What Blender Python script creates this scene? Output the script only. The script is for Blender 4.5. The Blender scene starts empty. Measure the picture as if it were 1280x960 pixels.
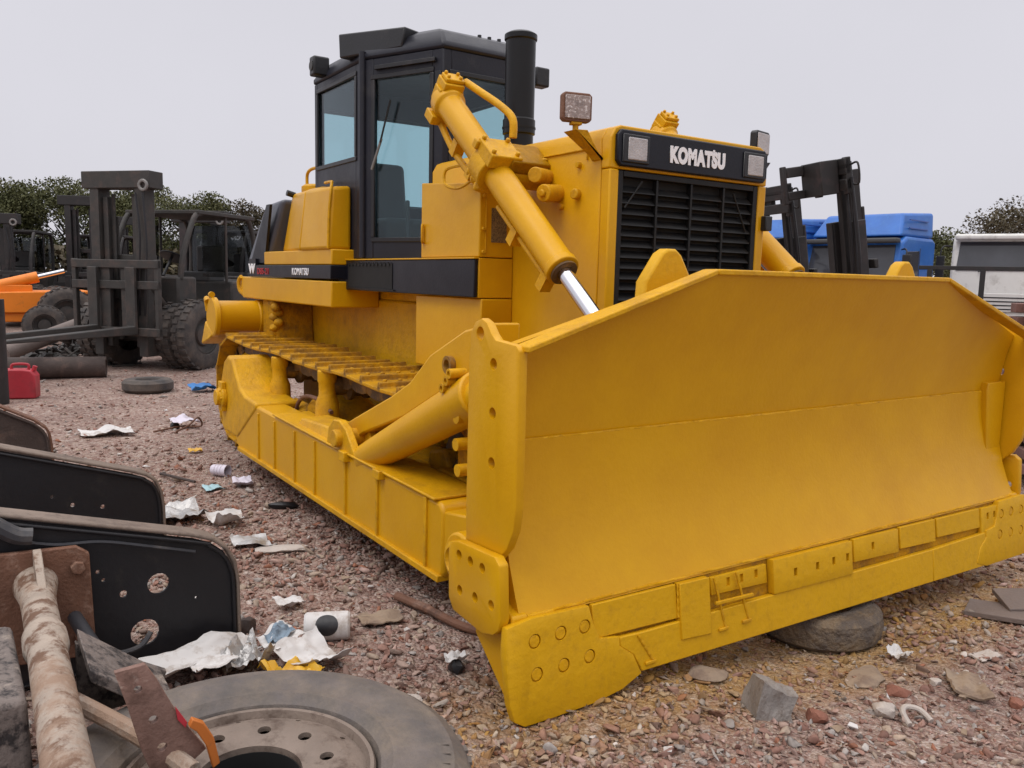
import bpy, bmesh, math, random
import numpy as np
from mathutils import Vector, Matrix, noise
D = bpy.data; COL = bpy.context.scene.collection; SC = bpy.context.scene
R = math.radians
rng = random.Random(7)

# ------------------------------------------------------------------ camera, sky, sun, exposure
cam_d = D.cameras.new('camera'); cam = D.objects.new('camera', cam_d); COL.objects.link(cam)
cam_d.sensor_fit = 'HORIZONTAL'; cam_d.sensor_width = 36.0
cam_d.lens = 36.0 * 1030.7 / 1280.0
cam_d.clip_start = 0.05; cam_d.clip_end = 3000
right = Vector((0.55238123, 0.83326426, 0.02335907)); down = Vector((0.11848177, -0.05074366, -0.99165879)); fwd = Vector((-0.8251285, 0.55054133, -0.12675647))
m3 = Matrix((right, -down, -fwd)).transposed()
cam.matrix_world = Matrix.Translation((2.448, -3.555, 1.7)) @ m3.to_4x4()
SC.camera = cam

w = D.worlds.new('World'); SC.world = w; w.use_nodes = True
nt = w.node_tree; nt.nodes.clear()
out = nt.nodes.new('ShaderNodeOutputWorld'); bg = nt.nodes.new('ShaderNodeBackground')
sky = nt.nodes.new('ShaderNodeTexSky'); sky.sky_type = 'NISHITA'; sky.sun_disc = False
SUN_EL, SUN_AZ = R(58), R(-78)           # azimuth of the sun seen from the scene, from +X towards +Y
sky.sun_elevation = SUN_EL; sky.sun_rotation = R(90) - SUN_AZ
sky.air_density = 1.0; sky.dust_density = 6.0
hs = nt.nodes.new('ShaderNodeHueSaturation'); hs.inputs['Saturation'].default_value = 0.15
mx = nt.nodes.new('ShaderNodeMixRGB'); mx.inputs['Fac'].default_value = 0.92
mx.inputs[2].default_value = (6.75, 6.55, 7.35, 1)     # the even cloud layer
bg.inputs['Strength'].default_value = 0.1
wt = nt.nodes.new('ShaderNodeTexCoord'); sx = nt.nodes.new('ShaderNodeSeparateXYZ'); nt.links.new(wt.outputs['Generated'], sx.inputs[0])
rz = nt.nodes.new('ShaderNodeMapRange'); rz.interpolation_type = 'SMOOTHSTEP'; rz.inputs['From Min'].default_value = 0.35; rz.inputs['From Max'].default_value = 1.0
nt.links.new(sx.outputs['Z'], rz.inputs['Value'])      # an overcast sky is about twice as bright overhead as low down
cl = nt.nodes.new('ShaderNodeMixRGB'); cl.inputs[1].default_value = (6.50, 6.42, 6.98, 1); cl.inputs[2].default_value = (18.5, 18.0, 18.4, 1)
cn = nt.nodes.new('ShaderNodeTexNoise'); cn.inputs['Scale'].default_value = 2.2; cn.inputs['Detail'].default_value = 5; nt.links.new(wt.outputs['Generated'], cn.inputs['Vector'])
cr = nt.nodes.new('ShaderNodeMapRange'); cr.inputs['From Min'].default_value = 0.3; cr.inputs['From Max'].default_value = 0.7; cr.inputs['To Min'].default_value = 0.965; cr.inputs['To Max'].default_value = 1.03; nt.links.new(cn.outputs['Fac'], cr.inputs['Value'])
cm = nt.nodes.new('ShaderNodeVectorMath'); cm.operation = 'SCALE'; nt.links.new(cl.outputs[0], cm.inputs[0]); nt.links.new(cr.outputs[0], cm.inputs['Scale'])
nt.links.new(rz.outputs[0], cl.inputs['Fac']); nt.links.new(cm.outputs[0], mx.inputs[2])
nt.links.new(sky.outputs[0], hs.inputs['Color']); nt.links.new(hs.outputs[0], mx.inputs[1])
nt.links.new(mx.outputs[0], bg.inputs['Color']); nt.links.new(bg.outputs[0], out.inputs[0])

sl = D.lights.new('sun', 'SUN'); sl.energy = 0.7; sl.angle = R(25); sl.color = (1.0, 0.96, 0.9)
so = D.objects.new('sun', sl); COL.objects.link(so)
sd = Vector((math.cos(SUN_EL) * math.cos(SUN_AZ), math.cos(SUN_EL) * math.sin(SUN_AZ), math.sin(SUN_EL)))
so.rotation_euler = sd.to_track_quat('Z', 'Y').to_euler(); so.location = (0, 0, 30)
vs = SC.view_settings; vs.view_transform = 'Standard'; vs.look = 'None'; vs.exposure = 0.17; vs.gamma = 1.0; vs.use_curve_mapping = False

# ------------------------------------------------------------------ materials
def mat(name, base, rough=0.5, metal=0.0, vary=0.12, vscale=2.5, second=None, amount=0.35, sscale=4.0, bump=0.0, bscale=60.0, bdist=0.01, soft=0.08, spec=0.5, streak=None, third=None, tamount=0.2, tscale=11.0):
    m = D.materials.new(name); m.use_nodes = True
    t = m.node_tree; n = t.nodes; L = t.links
    p = n['Principled BSDF']; p.inputs['Roughness'].default_value = rough; p.inputs['Metallic'].default_value = metal
    p.inputs['Specular IOR Level'].default_value = spec
    tc = n.new('ShaderNodeTexCoord')
    def noi(sc, det=5.0, rg=0.6):
        q = n.new('ShaderNodeTexNoise'); q.inputs['Scale'].default_value = sc; q.inputs['Detail'].default_value = det; q.inputs['Roughness'].default_value = rg
        L.new(tc.outputs['Object'], q.inputs['Vector']); return q
    a = noi(vscale); mixc = n.new('ShaderNodeMixRGB'); L.new(a.outputs['Fac'], mixc.inputs['Fac'])
    lo = [max(0, c * (1 - 2 * vary)) for c in base]; hi = [c * (1 + 2 * vary) for c in base]
    mixc.inputs[1].default_value = (*lo, 1); mixc.inputs[2].default_value = (*hi, 1)
    cur = mixc.outputs[0]
    for col, am, scl in ((second, amount, sscale), (third, tamount, tscale)):
        if col is None: continue
        b = noi(scl, 8.0, 0.7); r = n.new('ShaderNodeMapRange')
        th = 0.5 + (0.5 - am) * 0.5
        r.inputs['From Min'].default_value = th - soft; r.inputs['From Max'].default_value = th + soft
        L.new(b.outputs['Fac'], r.inputs['Value'])
        mm = n.new('ShaderNodeMixRGB'); L.new(r.outputs[0], mm.inputs['Fac']); L.new(cur, mm.inputs[1]); mm.inputs[2].default_value = (*col, 1)
        cur = mm.outputs[0]
    L.new(cur, p.inputs['Base Color'])
    rr = n.new('ShaderNodeMapRange'); rr.inputs['To Min'].default_value = max(0.02, rough - 0.12); rr.inputs['To Max'].default_value = min(1, rough + 0.12)
    L.new(noi(vscale * 3).outputs['Fac'], rr.inputs['Value']); L.new(rr.outputs[0], p.inputs['Roughness'])
    if bump:
        c = noi(bscale, 4.0); c2 = noi(bscale * 0.12, 3.0)
        ad = n.new('ShaderNodeMath'); ad.operation = 'ADD'; L.new(c.outputs['Fac'], ad.inputs[0]); L.new(c2.outputs['Fac'], ad.inputs[1])
        bm_ = n.new('ShaderNodeBump'); bm_.inputs['Strength'].default_value = bump; bm_.inputs['Distance'].default_value = bdist
        L.new(ad.outputs[0], bm_.inputs['Height']); L.new(bm_.outputs[0], p.inputs['Normal'])
    return m

def glass(name, tint, gloss=0.12):
    m = D.materials.new(name); m.use_nodes = True; t = m.node_tree; n = t.nodes; n.clear(); L = t.links
    o = n.new('ShaderNodeOutputMaterial'); tr = n.new('ShaderNodeBsdfTransparent'); tr.inputs[0].default_value = (*tint, 1)
    g = n.new('ShaderNodeBsdfGlossy'); g.inputs['Roughness'].default_value = 0.04; g.inputs['Color'].default_value = (0.9, 0.95, 1, 1)
    f = n.new('ShaderNodeLayerWeight'); f.inputs['Blend'].default_value = 0.5
    p4 = n.new('ShaderNodeMath'); p4.operation = 'POWER'; p4.inputs[1].default_value = 5.0; L.new(f.outputs['Facing'], p4.inputs[0])
    k = n.new('ShaderNodeMath'); k.operation = 'MULTIPLY_ADD'; k.inputs[1].default_value = 0.7; k.inputs[2].default_value = gloss * 0.3; L.new(p4.outputs[0], k.inputs[0])
    x = n.new('ShaderNodeMixShader'); L.new(k.outputs[0], x.inputs[0]); L.new(tr.outputs[0], x.inputs[1]); L.new(g.outputs[0], x.inputs[2]); L.new(x.outputs[0], o.inputs[0])
    return m

M = {}
M['yellow'] = mat('yellow_paint', (0.655, 0.342, 0.003), 0.36, vary=0.05, vscale=1.3, second=(0.55, 0.262, 0.004), amount=0.28, sscale=2.2, soft=0.25, bump=0.25, bscale=48, bdist=0.005, spec=0.3)
M['yellow_rough'] = mat('yellow_paint_over_rust', (0.64, 0.335, 0.004), 0.44, vary=0.07, vscale=2.0, second=(0.38, 0.18, 0.015), amount=0.22, sscale=5, soft=0.18, bump=0.45, bscale=38, bdist=0.010, spec=0.24, third=(0.36, 0.18, 0.012), tamount=0.10, tscale=26)
M['yellow_edge'] = mat('yellow_paint_on_cutting_edge', (0.65, 0.355, 0.006), 0.46, vary=0.05, vscale=2.0, second=(0.58, 0.31, 0.008), amount=0.22, sscale=4, soft=0.2, bump=0.4, bscale=30, bdist=0.008, spec=0.24, third=(0.45, 0.235, 0.012), tamount=0.08, tscale=22)
M['yellow_grime_shade'] = mat('grimy_and_gap_shade_yellow', (0.52, 0.26, 0.006), 0.6, vary=0.1, vscale=2.5, second=(0.27, 0.13, 0.016), amount=0.34, sscale=4, soft=0.14, bump=0.7, bscale=34, bdist=0.014, spec=0.15, third=(0.12, 0.07, 0.035), tamount=0.25, tscale=9)  # brown grime; on the blade backing it also paints in gap shade
M['track_dark'] = mat('brown_greasy_steel', (0.10, 0.055, 0.02), 0.6, vary=0.3, vscale=9, second=(0.33, 0.16, 0.012), amount=0.35, sscale=6, bump=0.5, bscale=40)
M['navy'] = mat('navy_black_paint', (0.007, 0.0075, 0.013), 0.38, vary=0.2, second=(0.016, 0.016, 0.02), amount=0.25, bump=0.1, spec=0.3)
M['cabpaint'] = mat('dark_slate_cab_paint', (0.017, 0.018, 0.026), 0.4, vary=0.2, second=(0.032, 0.032, 0.036), amount=0.25, bump=0.12, spec=0.3)
M['black'] = mat('black_paint', (0.010, 0.010, 0.012), 0.4, vary=0.3, second=(0.035, 0.03, 0.03), amount=0.2, bump=0.15)
M['void'] = mat('interior_shade_black', (0.006, 0.006, 0.006), 0.8, vary=0.1)  # near-black colour, standing in for shade inside hole and recess
M['grille'] = mat('black_grille_bars', (0.009, 0.0085, 0.0085), 0.5, vary=0.2, second=(0.028, 0.02, 0.014), amount=0.25, spec=0.3)
M['stack'] = mat('sooty_exhaust_black', (0.007, 0.007, 0.008), 0.35, vary=0.3, spec=0.3)
M['chrome'] = mat('polished_rod', (0.75, 0.75, 0.78), 0.12, 1.0, vary=0.03)
M['white'] = mat('white_lettering', (0.82, 0.82, 0.84), 0.5, vary=0.02)
M['red'] = mat('red_lettering', (0.35, 0.015, 0.02), 0.5, vary=0.05)
M['lens'] = mat('cloudy_lamp_lens', (0.42, 0.40, 0.40), 0.18, vary=0.2, vscale=14, bump=0.4, bscale=90)
M['led'] = mat('led_lamp_face', (0.30, 0.24, 0.22), 0.2, vary=0.3, vscale=30, second=(0.65, 0.6, 0.58), amount=0.35, sscale=60, soft=0.03, bump=0.4, bscale=80)
M['glass'] = glass('tinted_cab_glass', (0.76, 0.87, 0.89))
M['dustyglass'] = glass('dusty_window', (0.55, 0.56, 0.56), 0.1)
M['darkglass'] = mat('dark_windscreen', (0.05, 0.052, 0.06), 0.08, vary=0.3, vscale=1.2)
M['rubber'] = mat('dusty_tyre_rubber', (0.045, 0.041, 0.040), 0.75, vary=0.2, vscale=5, second=(0.13, 0.10, 0.08), amount=0.35, sscale=5, soft=0.2, bump=0.5, bscale=45)
M['tyredust'] = mat('pale_dusty_sidewall', (0.125, 0.105, 0.098), 0.75, vary=0.22, vscale=4, second=(0.21, 0.165, 0.12), amount=0.36, sscale=6, soft=0.2, bump=0.45, bscale=50, third=(0.07, 0.065, 0.062), tamount=0.3, tscale=9)
M['rim'] = mat('dusty_steel_rim', (0.20, 0.155, 0.125), 0.7, 0.1, vary=0.2, vscale=8, second=(0.09, 0.06, 0.045), amount=0.35, sscale=12, bump=0.3)
M['rust'] = mat('brown_rust', (0.16, 0.075, 0.045), 0.75, vary=0.25, vscale=6, second=(0.30, 0.19, 0.14), amount=0.22, sscale=9, bump=0.6, bscale=60, third=(0.05, 0.03, 0.025), tamount=0.25, tscale=5)
M['rust_pink'] = mat('worn_reddish_primer', (0.20, 0.115, 0.09), 0.7, vary=0.2, vscale=7, second=(0.11, 0.06, 0.045), amount=0.3, sscale=10, bump=0.4, third=(0.5, 0.42, 0.36), tamount=0.12, tscale=7)
M['pipe'] = mat('flaking_white_paint_on_pipe', (0.36, 0.295, 0.24), 0.78, vary=0.28, vscale=6, second=(0.14, 0.075, 0.045), amount=0.42, sscale=11, soft=0.05, bump=0.6, bscale=40, third=(0.27, 0.18, 0.125), tamount=0.45, tscale=3)
M['mottled'] = mat('mouldy_grey_steel', (0.17, 0.14, 0.125), 0.8, vary=0.2, vscale=6, second=(0.03, 0.025, 0.025), amount=0.45, sscale=16, soft=0.06, bump=0.5, third=(0.36, 0.30, 0.25), tamount=0.2, tscale=7)
M['frame_black'] = mat('matt_black_channel_steel', (0.008, 0.0075, 0.010), 0.55, vary=0.3, second=(0.03, 0.025, 0.022), amount=0.18, sscale=4, bump=0.25, bscale=20)
M['dust_top'] = mat('dust_covered_flange', (0.20, 0.155, 0.125), 0.8, vary=0.2, vscale=5, second=(0.11, 0.08, 0.065), amount=0.35, sscale=6, bump=0.4)
M['hose'] = mat('black_hose', (0.035, 0.036, 0.042), 0.5, vary=0.2, second=(0.10, 0.09, 0.085), amount=0.3)
M['orange'] = mat('orange_paint', (0.80, 0.22, 0.012), 0.45, vary=0.08, second=(0.5, 0.15, 0.02), amount=0.2)
M['fork_dark'] = mat('grimy_forklift_steel', (0.038, 0.035, 0.032), 0.65, vary=0.25, vscale=3, second=(0.07, 0.05, 0.042), amount=0.36, sscale=4, bump=0.4)
M['fork_black'] = mat('black_mast_steel', (0.020, 0.018, 0.018), 0.6, vary=0.3, second=(0.045, 0.03, 0.03), amount=0.3)
M['blue'] = mat('blue_truck_paint', (0.020, 0.125, 0.44), 0.4, vary=0.15, second=(0.035, 0.16, 0.46), amount=0.3)
M['bluedark'] = mat('dark_blue_truck_paint', (0.02, 0.075, 0.33), 0.4, vary=0.15)
M['cream'] = mat('cream_white_truck_paint', (0.62, 0.61, 0.58), 0.45, vary=0.05, second=(0.42, 0.40, 0.37), amount=0.3, sscale=3)
M['plastic_grey'] = mat('dark_grey_plastic', (0.05, 0.05, 0.05), 0.6, vary=0.15)
M['steel_grey'] = mat('grey_steel', (0.22, 0.21, 0.20), 0.5, 0.4, vary=0.15)
M['redcan'] = mat('red_plastic', (0.42, 0.03, 0.045), 0.45, vary=0.12, second=(0.30, 0.03, 0.04), amount=0.3)
M['log'] = mat('dark_tarred_pipe', (0.06, 0.042, 0.036), 0.75, vary=0.25, vscale=5, second=(0.12, 0.08, 0.065), amount=0.3, bump=0.5)
M['greypipe'] = mat('grey_brown_pipe', (0.16, 0.125, 0.11), 0.7, vary=0.2, bump=0.4)
M['paper'] = mat('dirty_white_paper', (0.60, 0.585, 0.575), 0.7, vary=0.08, second=(0.38, 0.33, 0.29), amount=0.38, sscale=9)
M['paper_print'] = mat('blue_grey_print', (0.20, 0.27, 0.34), 0.6, vary=0.3, vscale=14, second=(0.05, 0.07, 0.10), amount=0.4, sscale=18)
M['ink'] = mat('faint_blue_ink', (0.14, 0.20, 0.36), 0.6, vary=0.1)
M['foil'] = mat('silver_packet_lining', (0.45, 0.44, 0.43), 0.35, 0.5, vary=0.2, bump=0.5)
M['yellow_wrap'] = mat('yellow_wrapper', (0.66, 0.38, 0.03), 0.45, vary=0.1)
M['pinkpaper'] = mat('pale_lilac_plastic', (0.62, 0.58, 0.66), 0.6, vary=0.08)
M['bluebag'] = mat('blue_plastic', (0.025, 0.16, 0.42), 0.5, vary=0.15)
M['tealbag'] = mat('pale_teal_plastic', (0.32, 0.50, 0.55), 0.5, vary=0.15)
M['cardboard'] = mat('tan_board', (0.30, 0.225, 0.16), 0.8, vary=0.2, second=(0.19, 0.135, 0.10), amount=0.42, sscale=8, bump=0.3)
M['concrete'] = mat('grey_concrete', (0.27, 0.245, 0.225), 0.85, vary=0.2, vscale=6, second=(0.17, 0.14, 0.12), amount=0.35, sscale=14, bump=0.7, bscale=70)
M['palestone'] = mat('pale_stone', (0.46, 0.41, 0.37), 0.85, vary=0.15, vscale=9, bump=0.5)
M['brick'] = mat('broken_red_brick', (0.25, 0.105, 0.07), 0.85, vary=0.25, vscale=10, bump=0.6)
M['timber'] = mat('reddish_timber', (0.17, 0.085, 0.07), 0.8, vary=0.25, vscale=5, second=(0.30, 0.25, 0.23), amount=0.25, bump=0.4)
M['bark'] = mat('dark_bark', (0.06, 0.045, 0.035), 0.9, vary=0.25, vscale=5, bump=0.6)
def leafmat(name, a, b):
    return mat(name, a, 0.6, vary=0.3, vscale=1.2, second=b, amount=0.42, sscale=0.7, soft=0.12, spec=0.25)
M['leaf'] = leafmat('dark_green_leaves', (0.070, 0.078, 0.030), (0.115, 0.112, 0.045))
M['leaf_brown'] = leafmat('brownish_green_leaves', (0.070, 0.056, 0.034), (0.10, 0.082, 0.042))
M['leaf_grey'] = leafmat('bare_grey_twigs', (0.16, 0.14, 0.125), (0.21, 0.19, 0.17))

def attr_mat(name, rough=0.85):
    m = D.materials.new(name); m.use_nodes = True; t = m.node_tree; n = t.nodes; L = t.links; p = n['Principled BSDF']
    a = n.new('ShaderNodeAttribute'); a.attribute_name = 'col'
    tc = n.new('ShaderNodeTexCoord'); q = n.new('ShaderNodeTexNoise'); q.inputs['Scale'].default_value = 60; q.inputs['Detail'].default_value = 4
    L.new(tc.outputs['Object'], q.inputs['Vector'])
    r = n.new('ShaderNodeMapRange'); r.inputs['To Min'].default_value = 0.72; r.inputs['To Max'].default_value = 1.28; L.new(q.outputs['Fac'], r.inputs['Value'])
    k = n.new('ShaderNodeVectorMath'); k.operation = 'SCALE'; L.new(a.outputs['Color'], k.inputs[0]); L.new(r.outputs[0], k.inputs['Scale'])
    L.new(k.outputs[0], p.inputs['Base Color']); p.inputs['Roughness'].default_value = rough; p.inputs['Specular IOR Level'].default_value = 0.25
    b = n.new('ShaderNodeBump'); b.inputs['Strength'].default_value = 0.4; b.inputs['Distance'].default_value = 0.004; L.new(q.outputs['Fac'], b.inputs['Height']); L.new(b.outputs[0], p.inputs['Normal'])
    return m
M['stone'] = attr_mat('loose_gravel_stones')

# ------------------------------------------------------------------ mesh helpers
class MB:
    def __init__(s): s.bm = bmesh.new()
    def box(s, lo, hi, T=None):
        c = [(lo[i] + hi[i]) / 2 for i in range(3)]; d = [abs(hi[i] - lo[i]) for i in range(3)]
        mt = Matrix.Translation(c) @ Matrix.Diagonal((*d, 1))
        if T is not None: mt = T @ mt
        bmesh.ops.create_cube(s.bm, size=1, matrix=mt); return s
    def prism(s, pts, ax, a, b, T=None):
        def P(u, v, t):
            q = ((t, u, v), (u, t, v), (u, v, t))[ax]
            return T @ Vector(q) if T is not None else q
        A = [s.bm.verts.new(P(u, v, a)) for u, v in pts]; B = [s.bm.verts.new(P(u, v, b)) for u, v in pts]
        n = len(pts); fs = [s.bm.faces.new(A), s.bm.faces.new(B[::-1])]
        for i in range(n): fs.append(s.bm.faces.new((A[i], B[i], B[(i + 1) % n], A[(i + 1) % n])))
        bmesh.ops.recalc_face_normals(s.bm, faces=fs); return s
    def hexa(s, p):           # eight corners: bottom loop then top loop
        v = [s.bm.verts.new(q) for q in p]
        fs = [s.bm.faces.new([v[i] for i in f]) for f in ((3, 2, 1, 0), (4, 5, 6, 7), (0, 1, 5, 4), (1, 2, 6, 5), (2, 3, 7, 6), (3, 0, 4, 7))]
        bmesh.ops.recalc_face_normals(s.bm, faces=fs); return s
    def lathe(s, prof, p0, axis, n=28, close=True):
        z = Vector(axis).normalized(); x = z.orthogonal().normalized(); y = z.cross(x); p0 = Vector(p0)
        rings = []
        for r, h in prof:
            if r < 1e-6: rings.append([s.bm.verts.new(p0 + z * h)])
            else: rings.append([s.bm.verts.new(p0 + z * h + (x * math.cos(2 * math.pi * i / n) + y * math.sin(2 * math.pi * i / n)) * r) for i in range(n)])
        fs = []
        for A, B in zip(rings, rings[1:]):
            if len(A) == 1 and len(B) == 1: continue
            for i in range(n):
                j = (i + 1) % n
                if len(A) == 1: fs.append(s.bm.faces.new((A[0], B[i], B[j])))
                elif len(B) == 1: fs.append(s.bm.faces.new((A[i], B[0], A[j])))
                else: fs.append(s.bm.faces.new((A[i], B[i], B[j], A[j])))
        if close:
            for Q in (rings[0], rings[-1]):
                if len(Q) > 1: fs.append(s.bm.faces.new(Q))
        bmesh.ops.recalc_face_normals(s.bm, faces=fs); return s
    def cyl(s, p0, p1, r0, r1=None, n=24):
        p0 = Vector(p0); p1 = Vector(p1)
        return s.lathe([(r0, 0), (r0 if r1 is None else r1, (p1 - p0).length)], p0, p1 - p0, n)
    def tube(s, pts, r, n=10):
        P = [Vector(p) for p in pts]; Q = []
        for i in range(len(P) - 1):       # smooth the path a little
            a = P[max(i - 1, 0)]; b = P[i]; c = P[i + 1]; d = P[min(i + 2, len(P) - 1)]
            for k in range(5):
                t = k / 5
                Q.append(0.5 * ((2 * b) + (c - a) * t + (2 * a - 5 * b + 4 * c - d) * t * t + (3 * b - a - 3 * c + d) * t ** 3))
        Q.append(P[-1]); rings = []; x = None
        for i, q in enumerate(Q):
            t = (Q[min(i + 1, len(Q) - 1)] - Q[max(i - 1, 0)]).normalized()
            x = (x - t * x.dot(t)).normalized() if x is not None else t.orthogonal().normalized()
            y = t.cross(x); rings.append([s.bm.verts.new(q + (x * math.cos(2 * math.pi * k / n) + y * math.sin(2 * math.pi * k / n)) * r) for k in range(n)])
        fs = [s.bm.faces.new(rings[0]), s.bm.faces.new(rings[-1])]
        for A, B in zip(rings, rings[1:]):
            for i in range(n): fs.append(s.bm.faces.new((A[i], B[i], B[(i + 1) % n], A[(i + 1) % n])))
        bmesh.ops.recalc_face_normals(s.bm, faces=fs); return s
    def lump(s, c, sc, sub=2, amp=0.2, seed=0, T=None):
        g = bmesh.ops.create_icosphere(s.bm, subdivisions=sub, radius=1)
        for v in g['verts']:
            d = noise.noise(v.co * 1.7 + Vector((seed * 3.1, seed * 1.7, 5.2))) * amp * 2 + noise.noise(v.co * 4 + Vector((seed, 0, 1))) * amp * 0.7
            v.co = v.co * (1 + d); v.co = Vector((v.co.x * sc[0], v.co.y * sc[1], v.co.z * sc[2]))
            if T is not None: v.co = T @ v.co
            v.co += Vector(c)
        return s
    def build(s, name, m, parent=None, bevel=0.0, smooth=35, seg=2):
        me = D.meshes.new(name); s.bm.to_mesh(me); s.bm.free()
        o = D.objects.new(name, me); COL.objects.link(o); me.materials.append(M[m] if isinstance(m, str) else m)
        if parent is not None: o.parent = parent
        if smooth and len(me.polygons):
            me.polygons.foreach_set('use_smooth', [True] * len(me.polygons)); me.set_sharp_from_angle(angle=R(smooth))
        if bevel:
            b = o.modifiers.new('bevel', 'BEVEL'); b.width = bevel; b.segments = seg; b.limit_method = 'ANGLE'; b.angle_limit = R(40)
        return o

def build_each(mb, name, m, parent=None, bevel=0.0, smooth=35):
    """every loose piece collected in mb becomes an object of its own"""
    left = set(mb.bm.verts); outs = []
    while left:
        st = [next(iter(left))]; isl = set(st)
        while st:
            for e in st.pop().link_edges:
                for v in e.verts:
                    if v not in isl: isl.add(v); st.append(v)
        left -= isl; nb = MB(); mp = {v: nb.bm.verts.new(v.co) for v in isl}
        for f in {f for v in isl for f in v.link_faces}: nb.bm.faces.new([mp[v] for v in f.verts])
        nb.bm.normal_update(); outs.append(nb.build(name, m, parent, bevel, smooth))
    mb.bm.free(); return outs
def cut(o, cutter):
    """holes cut through o by the shapes collected in cutter"""
    me = D.meshes.new('c'); cutter.bm.to_mesh(me); cutter.bm.free(); c = D.objects.new('c', me); COL.objects.link(c)
    c.parent = o.parent
    b = o.modifiers.new('cut', 'BOOLEAN'); b.operation = 'DIFFERENCE'; b.object = c; b.solver = 'EXACT'
    dg = bpy.context.evaluated_depsgraph_get(); dg.update(); ev = o.evaluated_get(dg)
    nm = D.meshes.new_from_object(ev, depsgraph=dg); old = o.data; nm.name = old.name
    o.modifiers.clear(); o.data = nm; D.objects.remove(c); D.meshes.remove(me)
    nm.polygons.foreach_set('use_smooth', [True] * len(nm.polygons)); nm.set_sharp_from_angle(angle=R(35))
    return o

def tag(o, label=None, cat=None, group=None, kind=None):
    if label: o['label'] = label
    if cat: o['category'] = cat
    if group: o['group'] = group
    if kind: o['kind'] = kind
    return o
def thing(name, label, cat, loc=(0, 0, 0), rotz=0.0, group=None):
    o = D.objects.new(name, None); COL.objects.link(o); o.location = loc; o.rotation_euler = (0, 0, rotz); o.empty_display_size = 0.2
    return tag(o, label, cat, group)
def text(name, s, size, m, parent, T, bold=0.0, ext=0.003, sx=1.0, spacing=1.0):
    cu = D.curves.new(name, 'FONT'); cu.body = s; cu.size = size; cu.offset = bold; cu.extrude = ext; cu.space_character = spacing; cu.align_x = 'CENTER'; cu.align_y = 'CENTER'
    t = D.objects.new(name, cu); COL.objects.link(t)
    dg = bpy.context.evaluated_depsgraph_get(); me = D.meshes.new_from_object(t.evaluated_get(dg), depsgraph=dg)
    D.objects.remove(t); D.curves.remove(cu)
    me.transform(T @ Matrix.Diagonal((sx, 1, 1, 1))); me.materials.clear(); me.materials.append(M[m]); me.name = name
    o = D.objects.new(name, me); COL.objects.link(o); o.parent = parent; return o
def basis(x, y, z, p): return Matrix.Translation(p) @ Matrix((x, y, z)).transposed().to_4x4()

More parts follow.
